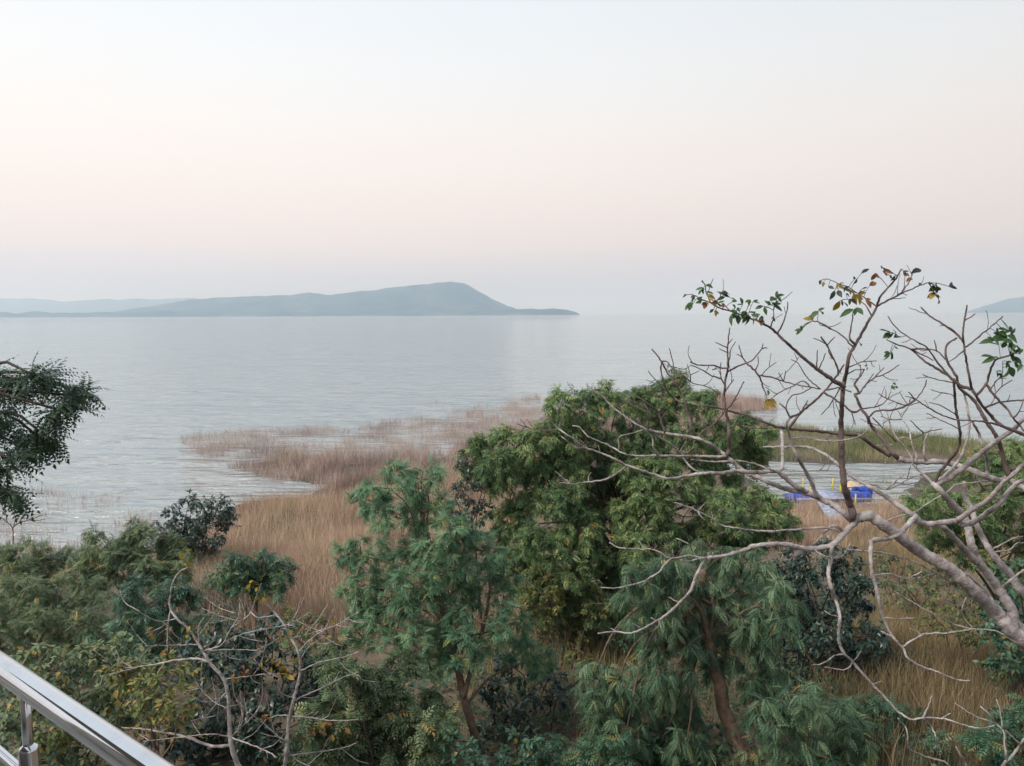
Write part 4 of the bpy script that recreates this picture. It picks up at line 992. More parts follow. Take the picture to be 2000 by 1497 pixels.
# smaller branches: grow from whatever they touch
S = bt.limb
for w0, w1, pts in [
    (7, 4, T(5, 870, 1070, 960, 1000, 1070, 900, 1140, 790, 1190, 660, 1215, 530, 1205, 400, 1190, 300, 1160, 180) + T(2, 1400, 1330, 1360, 1240)),
    (6, 2.6, T(5, 840, 1070, 700, 920, 660, 880, 700, 850, 690, 780, 650, 680, 635, 570, 600, 500, 560, 450, 530, 380, 510, 360)),
    (7, 5, T(5, 870, 1060, 920, 970, 1000, 870, 1080, 770, 1120, 680, 1120, 550, 1090, 400, 1080, 300, 1070, 150, 1060, 50)),
    (9, 5, T(5, 1390, 990, 1390, 940, 1380, 800, 1340, 700, 1310, 590, 1250, 480)),
    (4, 3, T(5, 300, 1490, 500, 1400, 690, 1345, 820, 1260, 1000, 1150, 1100, 1080, 1280, 1060, 1420, 1040, 1540, 1000)),
    (8, 2.4, T(2, 1490, 1300, 1370, 1260, 1250, 1160, 1130, 1090, 1020, 1020, 940, 950, 890, 905, 800, 880, 700, 840, 655, 815)),
    (6, 3, T(2, 1390, 830, 1340, 760, 1250, 700, 1150, 630, 1060, 570, 990, 500)),
    (4, 2.4, T(2, 1410, 880, 1440, 880, 1520, 820, 1600, 750, 1700, 670, 1790, 590)),
    (3, 2.2, T(2, 1415, 640, 1520, 565)), (3, 2.2, T(2, 1410, 930, 1330, 990, 1270, 1030)),
    (4.5, 2.2, T(2, 1270, 1150, 1130, 1010, 1090, 950, 1050, 890, 960, 840, 850, 780, 740, 690, 670, 590)),
    (4.5, 2.5, T(2, 1300, 1110, 1230, 1010, 1150, 930, 1040, 910, 890, 905)), (3, 2.2, T(2, 1110, 1020, 1000, 960, 900, 915)), (3, 2.2, T(2, 1150, 920, 1120, 820)),
    (6, 4, T(2, 1530, 1370, 1600, 1290, 1640, 1220, 1665, 1120, 1700, 1040, 1740, 1000, 1860, 970)),
    (6, 4, T(2, 1640, 1250, 1700, 1350, 1780, 1440, 1830, 1490) + T(5, 1640, 430, 1700, 500, 1746, 560)),
    (3, 2, T(2, 1720, 1345, 1800, 1260, 1880, 1210)), (3, 2, T(2, 1690, 1310, 1720, 1230, 1780, 1170)),
    (5, 3, T(2, 1640, 1450, 1750, 1430, 1900, 1410, 1996, 1415)), (4, 2.4, T(5, 1640, 430, 1700, 370, 1735, 280)),
    (5, 2.5, T(5, 1530, 510, 1460, 490, 1350, 470, 1220, 460, 1100, 450, 1010, 430, 900, 380, 780, 310, 690, 250, 620, 180)),
    (3, 2.2, T(5, 690, 250, 750, 180, 790, 100, 795, 60)), (2.4, 1.8, T(5, 690, 250, 590, 220)),
    (5, 3.5, T(5, 235, 430, 280, 375, 370, 355, 450, 360, 540, 340, 620, 300, 690, 250)),
    (2.6, 2, T(5, 720, 310, 600, 310, 500, 280, 400, 240, 330, 195)), (3.4, 2, T(5, 180, 325, 280, 330, 350, 310, 400, 270, 450, 180)),
    (2.6, 2, T(5, 1060, 100, 990, 75, 850, 45, 760, 10)), (2.4, 2, T(5, 1070, 215, 1030, 205, 920, 180, 840, 155)),
    (2.6, 2, T(5, 1085, 390, 1060, 385, 990, 340, 900, 300, 820, 285)), (5, 4, T(5, 155, 340, 110, 375, 60, 370, 10, 330)),
    (3.4, 2.4, T(5, 650, 640, 560, 620, 500, 660)), (3, 2, T(5, 650, 625, 700, 620, 800, 570, 950, 540)), (3, 2, T(5, 570, 460, 450, 450, 350, 415)),
    (5, 2.4, T(5, 680, 860, 600, 740, 500, 620, 450, 520, 420, 420, 400, 330)), (4, 3, T(5, 500, 650, 390, 550, 330, 490, 270, 430)),
    (2.6, 2, T(5, 480, 700, 400, 690, 290, 680)), (2.6, 2, T(5, 1120, 560, 1060, 510, 950, 460, 800, 390)),
    (4, 2.4, T(5, 800, 1050, 740, 1010, 680, 1000, 600, 1040, 510, 1090, 390, 1130, 300, 1090, 180, 1050)), (3, 2, T(5, 390, 1130, 480, 1060, 580, 980)),
    (6, 3, T(5, 800, 860, 770, 780, 790, 620, 850, 520)), (3, 2, T(5, 780, 600, 700, 520, 640, 460)),
    # around the upright shoot in the middle
    (4, 3, T(1, 855, 1010, 780, 990, 700, 965, 560, 965, 490, 935)), (4.2, 2.4, T(1, 855, 1020, 950, 980, 1040, 945, 1110, 900, 1190, 810, 1240, 800)),
    (2.4, 2, T(1, 1190, 810, 1200, 755)), (3, 2, T(1, 1040, 940, 1000, 890, 945, 860)), (5, 3, T(1, 1040, 945, 1120, 1020, 1170, 1090, 1200, 1190, 1230, 1260)),
    (2.6, 2, T(1, 1000, 880, 965, 770)), (3.6, 2.2, T(1, 825, 1180, 790, 1100, 700, 1070, 620, 1020, 560, 990, 500, 970)), (2.5, 2, T(1, 785, 1090, 780, 1000, 790, 940)),
    (3, 2, T(1, 830, 1230, 870, 1160, 915, 1105)), (2.6, 2, T(1, 855, 850, 770, 805)), (2.6, 2, T(1, 858, 790, 735, 745)), (3, 2, T(1, 858, 980, 885, 820, 930, 740)), (2.2, 1.8, T(1, 870, 760, 900, 710)),
    (2.6, 2, T(1, 290, 1240, 200, 1160, 130, 1090, 80, 1020)), (3, 2, T(1, 365, 1170, 355, 1100, 330, 1000, 310, 880, 285, 805)),
    (3, 2, T(1, 225, 930, 260, 930, 330, 1010, 420, 1070, 520, 1140, 620, 1165, 700, 1200, 780, 1245)), (2.6, 2, T(1, 380, 1190, 400, 1080, 430, 1040)), (2.4, 2, T(1, 500, 1120, 490, 1060, 460, 960)), (2.2, 1.8, T(1, 490, 1060, 580, 1020)),
    (5, 2.6, T(4, 80, 635, 80, 610, 130, 550, 220, 490, 300, 400, 400, 290, 460, 180, 515, 80)),
    (6, 2.6, T(4, 960, 430, 1050, 390, 1110, 310, 1135, 260)), (6.5, 3.6, T(4, 945, 540, 1010, 450, 1100, 350, 1200, 270, 1290, 180, 1350, 110, 1420, 20) + T(1, 1930, 1060, 1990, 960)),
    (4, 2.4, T(4, 1260, 150, 1100, 125, 950, 90, 800, 40) + T(1, 1190, 1060)), (3.6, 2.2, T(4, 1250, 170, 1150, 60, 1100, 0) + T(1, 1540, 950, 1475, 910)),
    (5, 3.6, T(4, 1280, 185, 1400, 250, 1500, 320, 1580, 375, 1650, 350)), (4, 3, T(4, 1290, 150, 1450, 140, 1560, 180)), (3, 2.2, T(4, 1170, 140, 1080, 190, 980, 220, 930, 300, 915, 340)),
    (3, 2, T(4, 1150, 130, 1090, 75, 1000, 120, 880, 170, 800, 230)), (2.6, 2, T(1, 1410, 1130, 1420, 1020)), (2.4, 1.8, T(1, 1410, 1120, 1350, 1040)),
    (2.6, 2, T(1, 1120, 1020, 1150, 950, 1150, 880)), (2.4, 1.8, T(1, 1190, 1060, 1210, 1030, 1330, 940)),
    (4, 2.2, T(1, 1930, 1080, 1930, 1010, 1900, 930, 1840, 840, 1830, 770, 1690, 705)), (2.4, 1.8, T(1, 1830, 770, 1765, 690)), (2.4, 1.8, T(1, 1830, 770, 1900, 690)),
    (2.8, 2, T(1, 1720, 990, 1730, 820)), (3, 2, T(1, 1740, 1000, 1810, 850)),
    # left-reaching lower branches
    (4.2, 2.4, T(3, 1120, 905, 1040, 960, 960, 1010, 880, 1040, 720, 1060, 600, 1080, 510, 1070, 450, 1070)), (3, 2, T(3, 560, 1075, 490, 1010, 420, 950)), (3, 2, T(3, 750, 1050, 745, 1000, 770, 965)),
    (3.4, 2.2, T(3, 690, 725, 650, 725, 580, 700, 520, 640, 480, 610)), (3, 2, T(3, 460, 550, 330, 555, 200, 540, 50, 490)), (3, 2, T(3, 465, 545, 480, 470, 540, 385)), (2.4, 2, T(3, 850, 765, 840, 700)),
    (7, 2.6, T(4, 335, 820, 270, 810, 0, 805) + T(3, 1450, 800, 1180, 800, 1090, 780, 980, 720, 870, 670, 740, 610, 690, 560, 660, 520, 590, 510)),
    (5, 3, T(3, 1430, 795, 1380, 720, 1360, 620, 1290, 540)), (3, 2.2, T(3, 1040, 755, 1045, 620, 1150, 590, 1270, 550)), (5, 3, T(3, 1650, 790, 1550, 690, 1440, 620, 1380, 575)),
    (5, 4, T(3, 1650, 795, 1700, 870, 1780, 940, 1840, 970)), (2.5, 2, T(3, 1635, 770, 1700, 660)), (2.5, 2, T(3, 1655, 770, 1750, 740, 1790, 690)),
    (6, 2.6, T(3, 1500, 590, 1460, 490, 1420, 370, 1330, 300, 1220, 220)), (2.5, 2, T(3, 1445, 440, 1510, 370)), (3.6, 2.2, T(3, 1330, 545, 1330, 380, 1290, 290)), (3, 2, T(3, 1325, 385, 1200, 320, 1100, 270, 1060, 260)),
    (2.5, 2, T(3, 1145, 440, 1120, 310)), (2.5, 2, T(3, 1080, 400, 1030, 290)), (5, 3.5, T(4, 830, 940, 730, 920, 620, 880, 520, 860, 430, 845)), (5, 3, T(4, 380, 850, 200, 860, 0, 840)),
    (2.6, 2, T(4, 880, 945, 1000, 950, 1200, 945, 1430, 945)), (4, 3, T(4, 970, 640, 1100, 620, 1250, 650, 1380, 660, 1520, 640, 1640, 610, 1710, 560, 1735, 500)),
    (3, 2, T(4, 200, 590, 300, 600, 380, 560, 440, 500)), (3, 2, T(4, 400, 470, 520, 510, 640, 540, 850, 545)), (3, 2, T(4, 1600, 500, 1540, 400)), (3, 2, T(4, 1270, 400, 1370, 280, 1440, 170)),
    # low branches over the foliage
    (4, 2.4, T(6, 1200, 540, 1210, 495)), (4.5, 2.6, T(6, 1180, 545, 1060, 540, 980, 525, 880, 545, 800, 550, 760, 545, 700, 500, 600, 460, 520, 465, 400, 460, 300, 450, 200, 400)),
    (4, 2.2, T(6, 1150, 550, 1060, 562, 980, 580, 890, 570)), (5, 2.6, T(6, 800, 555, 740, 620, 680, 690, 600, 740, 520, 785, 430, 810, 330, 830, 240, 845, 120, 840)),
    (2.6, 2, T(6, 540, 458, 490, 385)), (2.6, 2, T(6, 435, 805, 355, 725)), (3, 2, T(6, 875, 990, 775, 930)), (2.6, 2, T(6, 830, 545, 815, 470)), (3.5, 2, T(6, 1075, 555, 1010, 480, 980, 420, 920, 385, 850, 360)),
    (3, 2, T(6, 580, 1215, 620, 1280)), (3.4, 2.2, T(6, 690, 1150, 680, 1210, 640, 1255)), (3, 2, T(6, 520, 1240, 490, 1220, 430, 1190)), (2.6, 2, T(6, 260, 1270, 215, 1235)), (2.4, 2, T(6, 640, 1170, 605, 1130)),
    (5.5, 2.6, T(7, 560, 215, 450, 205, 250, 215, 0, 235) + T(6, 1800, 290, 1600, 280, 1450, 260, 1290, 230, 1220, 180, 1150, 140, 1060, 90, 960, 50, 830, 10)), (3, 2, T(6, 1060, 90, 1080, 130, 1130, 180)), (3, 2, T(6, 1060, 85, 1130, 20)), (2.4, 2, T(6, 1215, 175, 1195, 100)),
    (7, 4, T(7, 600, 240, 530, 190, 470, 210, 400, 290, 340, 350)), (4.5, 2.6, T(7, 300, 370, 200, 430, 150, 460, 100, 450)), (4.5, 3, T(7, 640, 330, 580, 420, 510, 440, 430, 420, 340, 380)),
    (5.5, 2.6, T(7, 1420, 640, 1380, 600, 1250, 530, 1150, 470, 1050, 440, 900, 400, 800, 390, 640, 370)), (3, 2, T(7, 1300, 570, 1190, 590, 1100, 600)),
    (5, 2.6, T(7, 1935, 1105, 1800, 1020, 1720, 1000, 1600, 995, 1500, 1010, 1400, 1025, 1240, 1030, 1180, 1050, 1090, 1110)), (3.5, 2, T(7, 1600, 995, 1460, 960, 1350, 900, 1200, 830, 1140, 790, 1000, 710)), (2.6, 2, T(7, 1590, 990, 1530, 910, 1510, 840, 1545, 750)), (2.4, 2, T(7, 1200, 1035, 1110, 990)),
    (3.4, 2.2, T(7, 830, 570, 930, 560, 1050, 595, 1110, 590, 1200, 545)), (2.6, 2, T(7, 910, 900, 1000, 915, 1140, 905)), (4, 2.6, T(7, 970, 1050, 880, 1010)), (2.6, 2, T(7, 540, 905, 480, 880, 440, 850)),
    (4, 2.6, T(8, 440, 350, 350, 360, 300, 400, 240, 435, 170, 440)), (3, 2, T(8, 500, 420, 450, 480, 270, 460)), (2.6, 2, T(8, 680, 605, 770, 580)), (2.4, 2, T(8, 530, 400, 585, 320)),
    (4, 2.4, T(8, 1120, 900, 1160, 820, 1200, 710)), (4, 2.6, T(8, 1120, 900, 1190, 970, 1240, 1070, 1240, 1140, 1215, 1165)), (2.6, 2, T(8, 1280, 905, 1360, 860)),
    (4, 2.4, T(7, 1735, 380, 1850, 320, 1900, 290, 1990, 270)), (4, 2.4, T(7, 1745, 385, 1880, 375, 1930, 330, 1990, 320)), (7, 4, T(7, 1830, 665, 1920, 590, 2000, 530)), (6, 4, T(7, 1720, 740, 1690, 680, 1620, 620, 1560, 570, 1480, 560)),
    # fans at the top
    (5, 2, T(2, 560, 500, 640, 450, 760, 390, 860, 340, 960, 300, 1060, 262)), (3.5, 2, T(2, 800, 375, 860, 280, 890, 220, 910, 170)), (3, 2, T(2, 550, 500, 460, 420, 380, 370, 290, 310, 210, 280, 80, 225)), (3, 2, T(2, 520, 580, 450, 480, 400, 440)),
    (5, 2.6, T(2, 350, 870, 300, 820, 300, 750, 320, 640, 325, 570)), (4, 2.4, T(2, 330, 900, 290, 850, 230, 780, 130, 720, 0, 650) + T(1, 1870, 620, 1760, 550, 1680, 535)),
    (3.4, 2, T(2, 215, 1150, 190, 1110, 130, 980, 80, 880, 20, 780)), (2.4, 1.8, T(2, 80, 870, 150, 790)), (3, 2, T(2, 280, 1090, 400, 1040, 560, 1025)), (2.8, 2, T(2, 260, 1150, 350, 1115, 440, 1105)),
    (4, 2.2, T(2, 390, 1330, 460, 1250, 540, 1190, 620, 1160, 700, 1120, 780, 1065)), (2.6, 2, T(2, 470, 1245, 530, 1150)), (2.6, 2, T(2, 540, 1190, 630, 1090)), (3, 2, T(2, 345, 1260, 400, 1160, 400, 1060)), (3, 2, T(2, 350, 1250, 420, 1150, 440, 1100)),
    (4, 2.2, T(1, 1345, 655, 1400, 540, 1435, 420, 1440, 350)), (3, 2, T(1, 1275, 605, 1300, 500, 1300, 430)), (2.4, 1.8, T(1, 870, 440, 800, 350)), (2.4, 1.8, T(1, 690, 360, 600, 320, 540, 290)), (2.4, 1.8, T(1, 720, 380, 760, 320, 830, 280)),
    (2.4, 1.8, T(1, 1300, 440, 1340, 300)), (2.4, 1.8, T(1, 690, 360, 640, 260, 640, 200)),
]:
    S(pts, w0, w1)

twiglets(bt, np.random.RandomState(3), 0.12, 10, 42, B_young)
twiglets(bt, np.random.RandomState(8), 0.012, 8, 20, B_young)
# single leaves still hanging on the bare tree: (tile, base, tip, colour)
M_lf = {'g': leaf_mat('single_leaf_green', [(0, (0.035, 0.085, 0.028)), (1, (0.075, 0.14, 0.045))]),
        'd': leaf_mat('single_leaf_dark', [(0, (0.025, 0.040, 0.025)), (1, (0.05, 0.06, 0.04))]),
        'y': leaf_mat('single_leaf_yellow', [(0, (0.24, 0.17, 0.025)), (1, (0.38, 0.27, 0.05))]),
        'r': leaf_mat('single_leaf_rust', [(0, (0.16, 0.075, 0.03)), (1, (0.26, 0.12, 0.045))])}
def leaf_mesh(rs, L, W):
    n = 5
    acc = Acc(); V = []; Q = []
    curl = rs.uniform(0.1, 0.5); fold = rs.uniform(0.1, 0.45)
    prof = [0.10, 0.75, 1.0, 0.72, 0.03]
    for i in range(n):
        x = i / (n - 1); w = prof[i] * W / 2; z = -curl * L * x * x
        V += [[x * L, w, z + fold * w], [x * L, 0, z], [x * L, -w, z + fold * w]]
    for i in range(n - 1):
        a = i * 3; Q += [[a, a + 1, a + 4, a + 3], [a + 1, a + 2, a + 5, a + 4]]
    return np.array(V), np.array(Q)
LEAVES = {1: [
    (600, 152, 668, 150, 'd'), (640, 190, 728, 206, 'g'), (620, 212, 528, 226, 'g'), (602, 228, 562, 282, 'g'), (640, 250, 722, 256, 'g'), (500, 300, 545, 280, 'd'), (520, 300, 505, 352, 'g'), (660, 300, 762, 312, 'y'),
    (750, 250, 832, 262, 'g'), (800, 268, 902, 238, 'd'), (830, 300, 738, 332, 'g'), (880, 310, 958, 332, 'g'), (900, 352, 960, 320, 'g'), (520, 360, 418, 386, 'g'), (482, 370, 432, 432, 'g'), (500, 380, 470, 442, 'g'),
    (560, 330, 645, 330, 'g'), (600, 342, 538, 362, 'g'), (640, 352, 625, 418, 'r'), (700, 360, 800, 340, 'r'), (740, 428, 740, 492, 'y'), (720, 420, 672, 458, 'd'), (750, 370, 832, 330, 'g'), (820, 400, 758, 360, 'r'), (460, 280, 388, 298, 'd'),
    (1000, 378, 998, 308, 'g'), (1060, 385, 1062, 315, 'g'), (1100, 350, 1180, 352, 'g'), (1080, 332, 1018, 352, 'g'), (932, 405, 905, 370, 'g'), (900, 470, 862, 565, 'g'), (950, 470, 885, 460, 'g'), (960, 480, 960, 550, 'g'), (1000, 470, 1042, 545, 'g'),
    (1050, 500, 1060, 608, 'g'), (1080, 500, 1015, 468, 'g'), (1100, 520, 1122, 580, 'g'), (1150, 500, 1075, 458, 'g'), (1160, 540, 1105, 498, 'r'), (1180, 530, 1255, 552, 'r'), (1170, 500, 1225, 535, 'd'), (1200, 390, 1125, 402, 'g'), (1210, 400, 1235, 475, 'g'),
    (1260, 380, 1218, 315, 'g'), (1280, 380, 1245, 338, 'g'), (1290, 370, 1390, 360, 'g'), (1300, 380, 1395, 418, 'g'), (1320, 300, 1418, 268, 'g'), (1330, 302, 1390, 355, 'g'), (1320, 310, 1275, 322, 'g'), (1290, 500, 1322, 548, 'd'), (940, 430, 1012, 440, 'g'), (880, 432, 952, 462, 'g'),
    (1030, 440, 1000, 500, 'g'), (1120, 460, 1060, 430, 'g'), (1130, 490, 1170, 450, 'g'),
    (1680, 522, 1605, 498, 'y'), (1700, 490, 1636, 512, 'g'), (1740, 440, 1655, 492, 'g'), (1740, 430, 1820, 436, 'g'), (1560, 600, 1604, 590, 'g'), (1570, 620, 1518, 664, 'g'), (1580, 602, 1548, 642, 'g'),
    (1220, 1330, 1350, 1370, 'y'), (1240, 1300, 1310, 1390, 'y'), (1260, 1310, 1370, 1330, 'y'), (1250, 1260, 1256, 1190, 'g')],
  2: [(0, 250, 52, 240, 'd'), (40, 258, 38, 305, 'y'), (90, 300, 142, 312, 'd'), (170, 280, 262, 322, 'y'), (200, 270, 240, 315, 'r'), (152, 340, 118, 425, 'd'), (180, 340, 210, 385, 'd'), (202, 440, 140, 556, 'y'), (215, 440, 302, 472, 'd'), (330, 520, 205, 572, 'g'), (350, 515, 434, 554, 'g'),
    (350, 222, 322, 198, 'd'), (370, 230, 344, 276, 'd'), (410, 172, 492, 108, 'd'), (420, 162, 472, 150, 'd'), (425, 318, 474, 304, 'd'), (545, 170, 515, 256, 'r'), (545, 175, 582, 178, 'r'), (490, 292, 575, 248, 'r'), (600, 108, 655, 132, 'd'), (620, 150, 745, 150, 'r'), (690, 212, 762, 200, 'd'),
    (742, 190, 718, 245, 'd'), (820, 150, 882, 150, 'd'), (820, 180, 884, 190, 'r'), (900, 162, 1032, 108, 'd'), (900, 172, 964, 138, 'd'), (890, 210, 848, 254, 'r'), (1060, 265, 1134, 290, 'd'), (1130, 288, 1214, 296, 'd'), (1265, 300, 1358, 318, 'd'), (1130, 300, 1162, 374, 'd'), (1130, 388, 1234, 446, 'd'), (1120, 360, 1062, 405, 'r'), (1125, 360, 1080, 412, 'y'), (970, 292, 1002, 258, 'g'),
    (330, 380, 455, 422, 'y'), (380, 380, 532, 432, 'y'), (290, 340, 382, 380, 'y'), (450, 420, 532, 492, 'r'), (240, 320, 330, 350, 'd'), (260, 370, 340, 400, 'd'), (300, 420, 380, 470, 'd'),
    (690, 750, 585, 704, 'g'), (720, 760, 656, 802, 'g'), (740, 750, 730, 712, 'g'), (730, 800, 804, 764, 'g'), (735, 885, 772, 912, 'd'), (690, 950, 640, 1045, 'g'), (700, 945, 728, 1020, 'g'), (690, 945, 636, 984, 'g'), (720, 1250, 806, 1262, 'g'), (700, 1290, 760, 1300, 'g'), (395, 845, 430, 862, 'd'), (460, 1060, 500, 1110, 'g'),
    (1740, 760, 1735, 698, 'd'), (1850, 742, 1788, 668, 'g'), (1870, 742, 1858, 676, 'g'), (1880, 760, 1912, 708, 'g'), (1830, 780, 1975, 845, 'g'), (1830, 790, 1685, 802, 'g'), (1700, 830, 1570, 826, 'g'), (1750, 872, 1635, 830, 'g'), (1750, 870, 1718, 798, 'g'), (1820, 830, 1778, 925, 'g'), (1850, 840, 1905, 925, 'g'), (1880, 830, 1848, 905, 'g'),
    (1920, 880, 1985, 935, 'g'), (1720, 990, 1570, 960, 'g'), (1740, 1000, 1695, 958, 'g'), (1880, 960, 1965, 1002, 'g'), (1900, 980, 1994, 1065, 'g'), (1830, 1030, 1905, 1094, 'g'), (1840, 1060, 1882, 1195, 'g'), (1850, 1080, 1915, 1195, 'g'), (1900, 1040, 1964, 1104, 'g'), (1950, 950, 2000, 898, 'g'), (1780, 1130, 1695, 1110, 'g'), (1740, 1150, 1804, 1172, 'g'),
    (1930, 1000, 1920, 1094, 'g'), (1960, 1060, 1994, 1135, 'g'), (1900, 860, 1820, 880, 'g'), (1960, 900, 1900, 960, 'g'), (1870, 900, 1940, 960, 'g')]}
def hang_leaves(tree, leaves, rs, wide=0.46, extra=True):
    for tile, lst in leaves.items():
        full = []
        for (bx, by, tx, ty, col) in lst:                           # leaflets come in small bunches
            full.append((bx, by, bx + (tx - bx) * 0.9, by + (ty - by) * 0.9, col))
            for _ in range(rs.randint(0, 3) if extra else 0):
                a = math.atan2(ty - by, tx - bx) + rs.choice([-1, 1]) * rs.uniform(0.5, 1.3); L = math.hypot(tx - bx, ty - by) * rs.uniform(0.5, 0.8)
                full.append((bx, by, bx + L * math.cos(a), by + L * math.sin(a) * 0.8, col))
        for (bx, by, tx, ty, col) in full:
            (x0, y0), (x1, y1) = T(tile, bx, by, tx, ty)
            dist, bi, j = tree._nearest((x0, y0))
            d = tree.dep[bi][j]
            A = P(tree.px[bi][j][0], tree.px[bi][j][1], d)
            bpt = P(x0, y0, d + rs.uniform(-0.03, 0.03)); tip = P(x1, y1, d + rs.uniform(-0.05, 0.05))
            L = np.linalg.norm(tip - bpt)
            x = (tip - bpt) / L
            upv = np.array([rs.normal() * 0.35, -1.0 + rs.normal() * 0.3, 0.7]); z = upv - x * (upv @ x); z /= np.linalg.norm(z); y = np.cross(z, x)
            V, Q = leaf_mesh(rs, L, L * wide * rs.uniform(0.8, 1.25))
            V = V @ np.stack([x, y, z], 0) + bpt
            acc = Acc(); acc.add(V, Q, None, rs.rand())
            if dist > 1.5:
                mid = (A + bpt) / 2 + np.array([0, 0, 0.03 * np.linalg.norm(A - bpt) + 0.004])
                tube(acc, catmull(np.vstack([A, mid, bpt]), 0.03), 0.0022, 4, rs.rand())
            acc.build('leaf', M_lf[col], tree.own[bi], origin=bpt)
hang_leaves(bt, LEAVES, np.random.RandomState(77))

# ------------------------------------------------------------------ bare sapling at the lower left
_bp = P(500, 1640, 9.0)
sap_root = empty('bare_sapling', (_bp[0], _bp[1], h1(_bp[0], _bp[1])), 'grey twiggy sapling with two thin stems above the railing end', 'tree')
sp_ = BareTree(sap_root, B_grey, 9, spread=0.6)
sp_.limb([(505, 1590)] + T(9, 1370, 1480, 1330, 1420, 1290, 1300, 1280, 1150, 1270, 1000, 1240, 920, 1170, 840, 1110, 740, 1060, 660, 990, 600, 950, 540, 950, 470, 970, 380, 1010, 330, 1050, 310), 15, 2.6, 9.0, 9.2, 'stem', ground=0.05)
sp_.limb([(545, 1590)] + T(9, 1570, 1480, 1590, 1420, 1600, 1300, 1610, 1180, 1640, 1040, 1670, 920, 1670, 800, 1620, 700, 1590, 640, 1540, 570, 1480, 510), 13, 3, 9.4, 9.6, 'stem', ground=-0.05)
for w0, w1, pts in [
    (6, 2.4, T(9, 1170, 840, 1110, 820, 1000, 825, 900, 845, 780, 865, 700, 870)), (3, 2, T(9, 1140, 770, 1280, 770, 1380, 770, 1470, 780)), (3, 2, T(9, 1110, 740, 960, 745, 810, 750)),
    (8, 3, T(9, 1290, 1300, 1210, 1310, 1130, 1290, 1040, 1255, 900, 1230, 780, 1210, 680, 1205)), (4, 2.4, T(9, 1290, 1260, 1400, 1300, 1500, 1340, 1540, 1370)), (3, 2, T(9, 1290, 1255, 1180, 1240, 1000, 1260, 800, 1280)),
    (4, 2, T(9, 1140, 770, 1240, 740, 1290, 650, 1350, 610, 1400, 560, 1430, 470, 1460, 400)), (2.6, 2, T(9, 1350, 610, 1250, 590, 1130, 540)), (2.6, 2, T(9, 1350, 610, 1280, 520)), (2.6, 2, T(9, 1240, 745, 1330, 690, 1450, 660, 1600, 630, 1720, 570)),
    (3, 2, T(9, 1105, 735, 1110, 640, 1140, 590)), (4, 2.4, T(9, 1620, 1140, 1560, 1135, 1480, 1160)), (4, 2.2, T(9, 1620, 1140, 1700, 1145, 1850, 1165, 2000, 1160)), (3, 2, T(9, 1250, 930, 1450, 910, 1560, 905)),
    (3.6, 2, T(9, 1640, 1060, 1800, 980, 1900, 930, 1990, 900)), (3.6, 2, T(9, 1665, 885, 1780, 840, 1920, 810, 2000, 780)), (3.4, 2, T(9, 1590, 1370, 1700, 1350, 1900, 1320, 1990, 1290)), (3, 2, T(9, 1290, 1260, 1400, 1150, 1460, 1080)),
    (4.4, 2.4, T(9, 1605, 1280, 1560, 1260, 1470, 1180, 1380, 1110, 1320, 1050)), (3, 2, T(9, 1665, 780, 1760, 690, 1900, 620, 2000, 560)), (3, 2, T(9, 1620, 700, 1700, 690, 1850, 640)), (3.4, 2, T(9, 950, 540, 935, 650, 935, 780)), (3, 2, T(9, 1540, 575, 1440, 590, 1400, 560)),
    (2.6, 2, T(9, 1280, 1100, 1180, 1050, 1090, 950)), (2.6, 2, T(9, 1270, 1000, 1200, 1080, 1150, 1140)), (2.6, 2, T(9, 900, 1230, 980, 1190, 1090, 1160, 1200, 1140)), (2.6, 2, T(9, 1040, 1255, 1000, 1180, 940, 1140)),
    (2.4, 1.8, T(9, 780, 865, 680, 890, 560, 920)), (2.4, 1.8, T(9, 780, 555, 700, 510, 670, 440)), (3, 2, T(9, 990, 600, 880, 610, 780, 560)), (3, 2, T(9, 1670, 830, 1720, 760, 1800, 700)), (3, 2, T(9, 1640, 1040, 1560, 1000, 1560, 900)), (2.6, 2, T(9, 1600, 1330, 1680, 1400, 1760, 1430)),
]:
    sp_.limb(pts, w0, w1)
rsl = np.random.RandomState(31)
twiglets(sp_, np.random.RandomState(4), 0.15, 16, 70, B_grey)
SL = []
for (cx, cy, n, r, cols) in [(1040, 250, 7, 60, 'yyg'), (1060, 640, 7, 60, 'yg'), (1300, 930, 4, 50, 'ry'), (940, 800, 5, 50, 'rr'), (1370, 870, 5, 50, 'ry'), (1480, 1150, 5, 45, 'yr'), (1800, 1210, 9, 70, 'rry'), (1520, 860, 10, 90, 'yyr'), (1580, 790, 9, 80, 'yg'),
                             (1420, 420, 7, 60, 'yg'), (860, 660, 4, 40, 'ry'), (780, 1220, 5, 50, 'ry'), (1700, 720, 8, 70, 'ygg'), (1850, 660, 6, 60, 'yyr'), (940, 1140, 6, 60, 'yr'), (1620, 890, 6, 50, 'ry'), (700, 1000, 8, 80, 'yyg'), (1660, 1250, 4, 40, 'rg')]:
    for k in range(n):
        bx = cx + rsl.normal() * r * 0.6; by = cy + rsl.normal() * r * 0.5
        a = rsl.uniform(0.1, 3.0); L = rsl.uniform(28, 52)
        SL.append((bx, by, bx + L * math.cos(a), by + L * math.sin(a), cols[rsl.randint(len(cols))]))
hang_leaves(sp_, {9: SL}, rsl, 0.5, False)

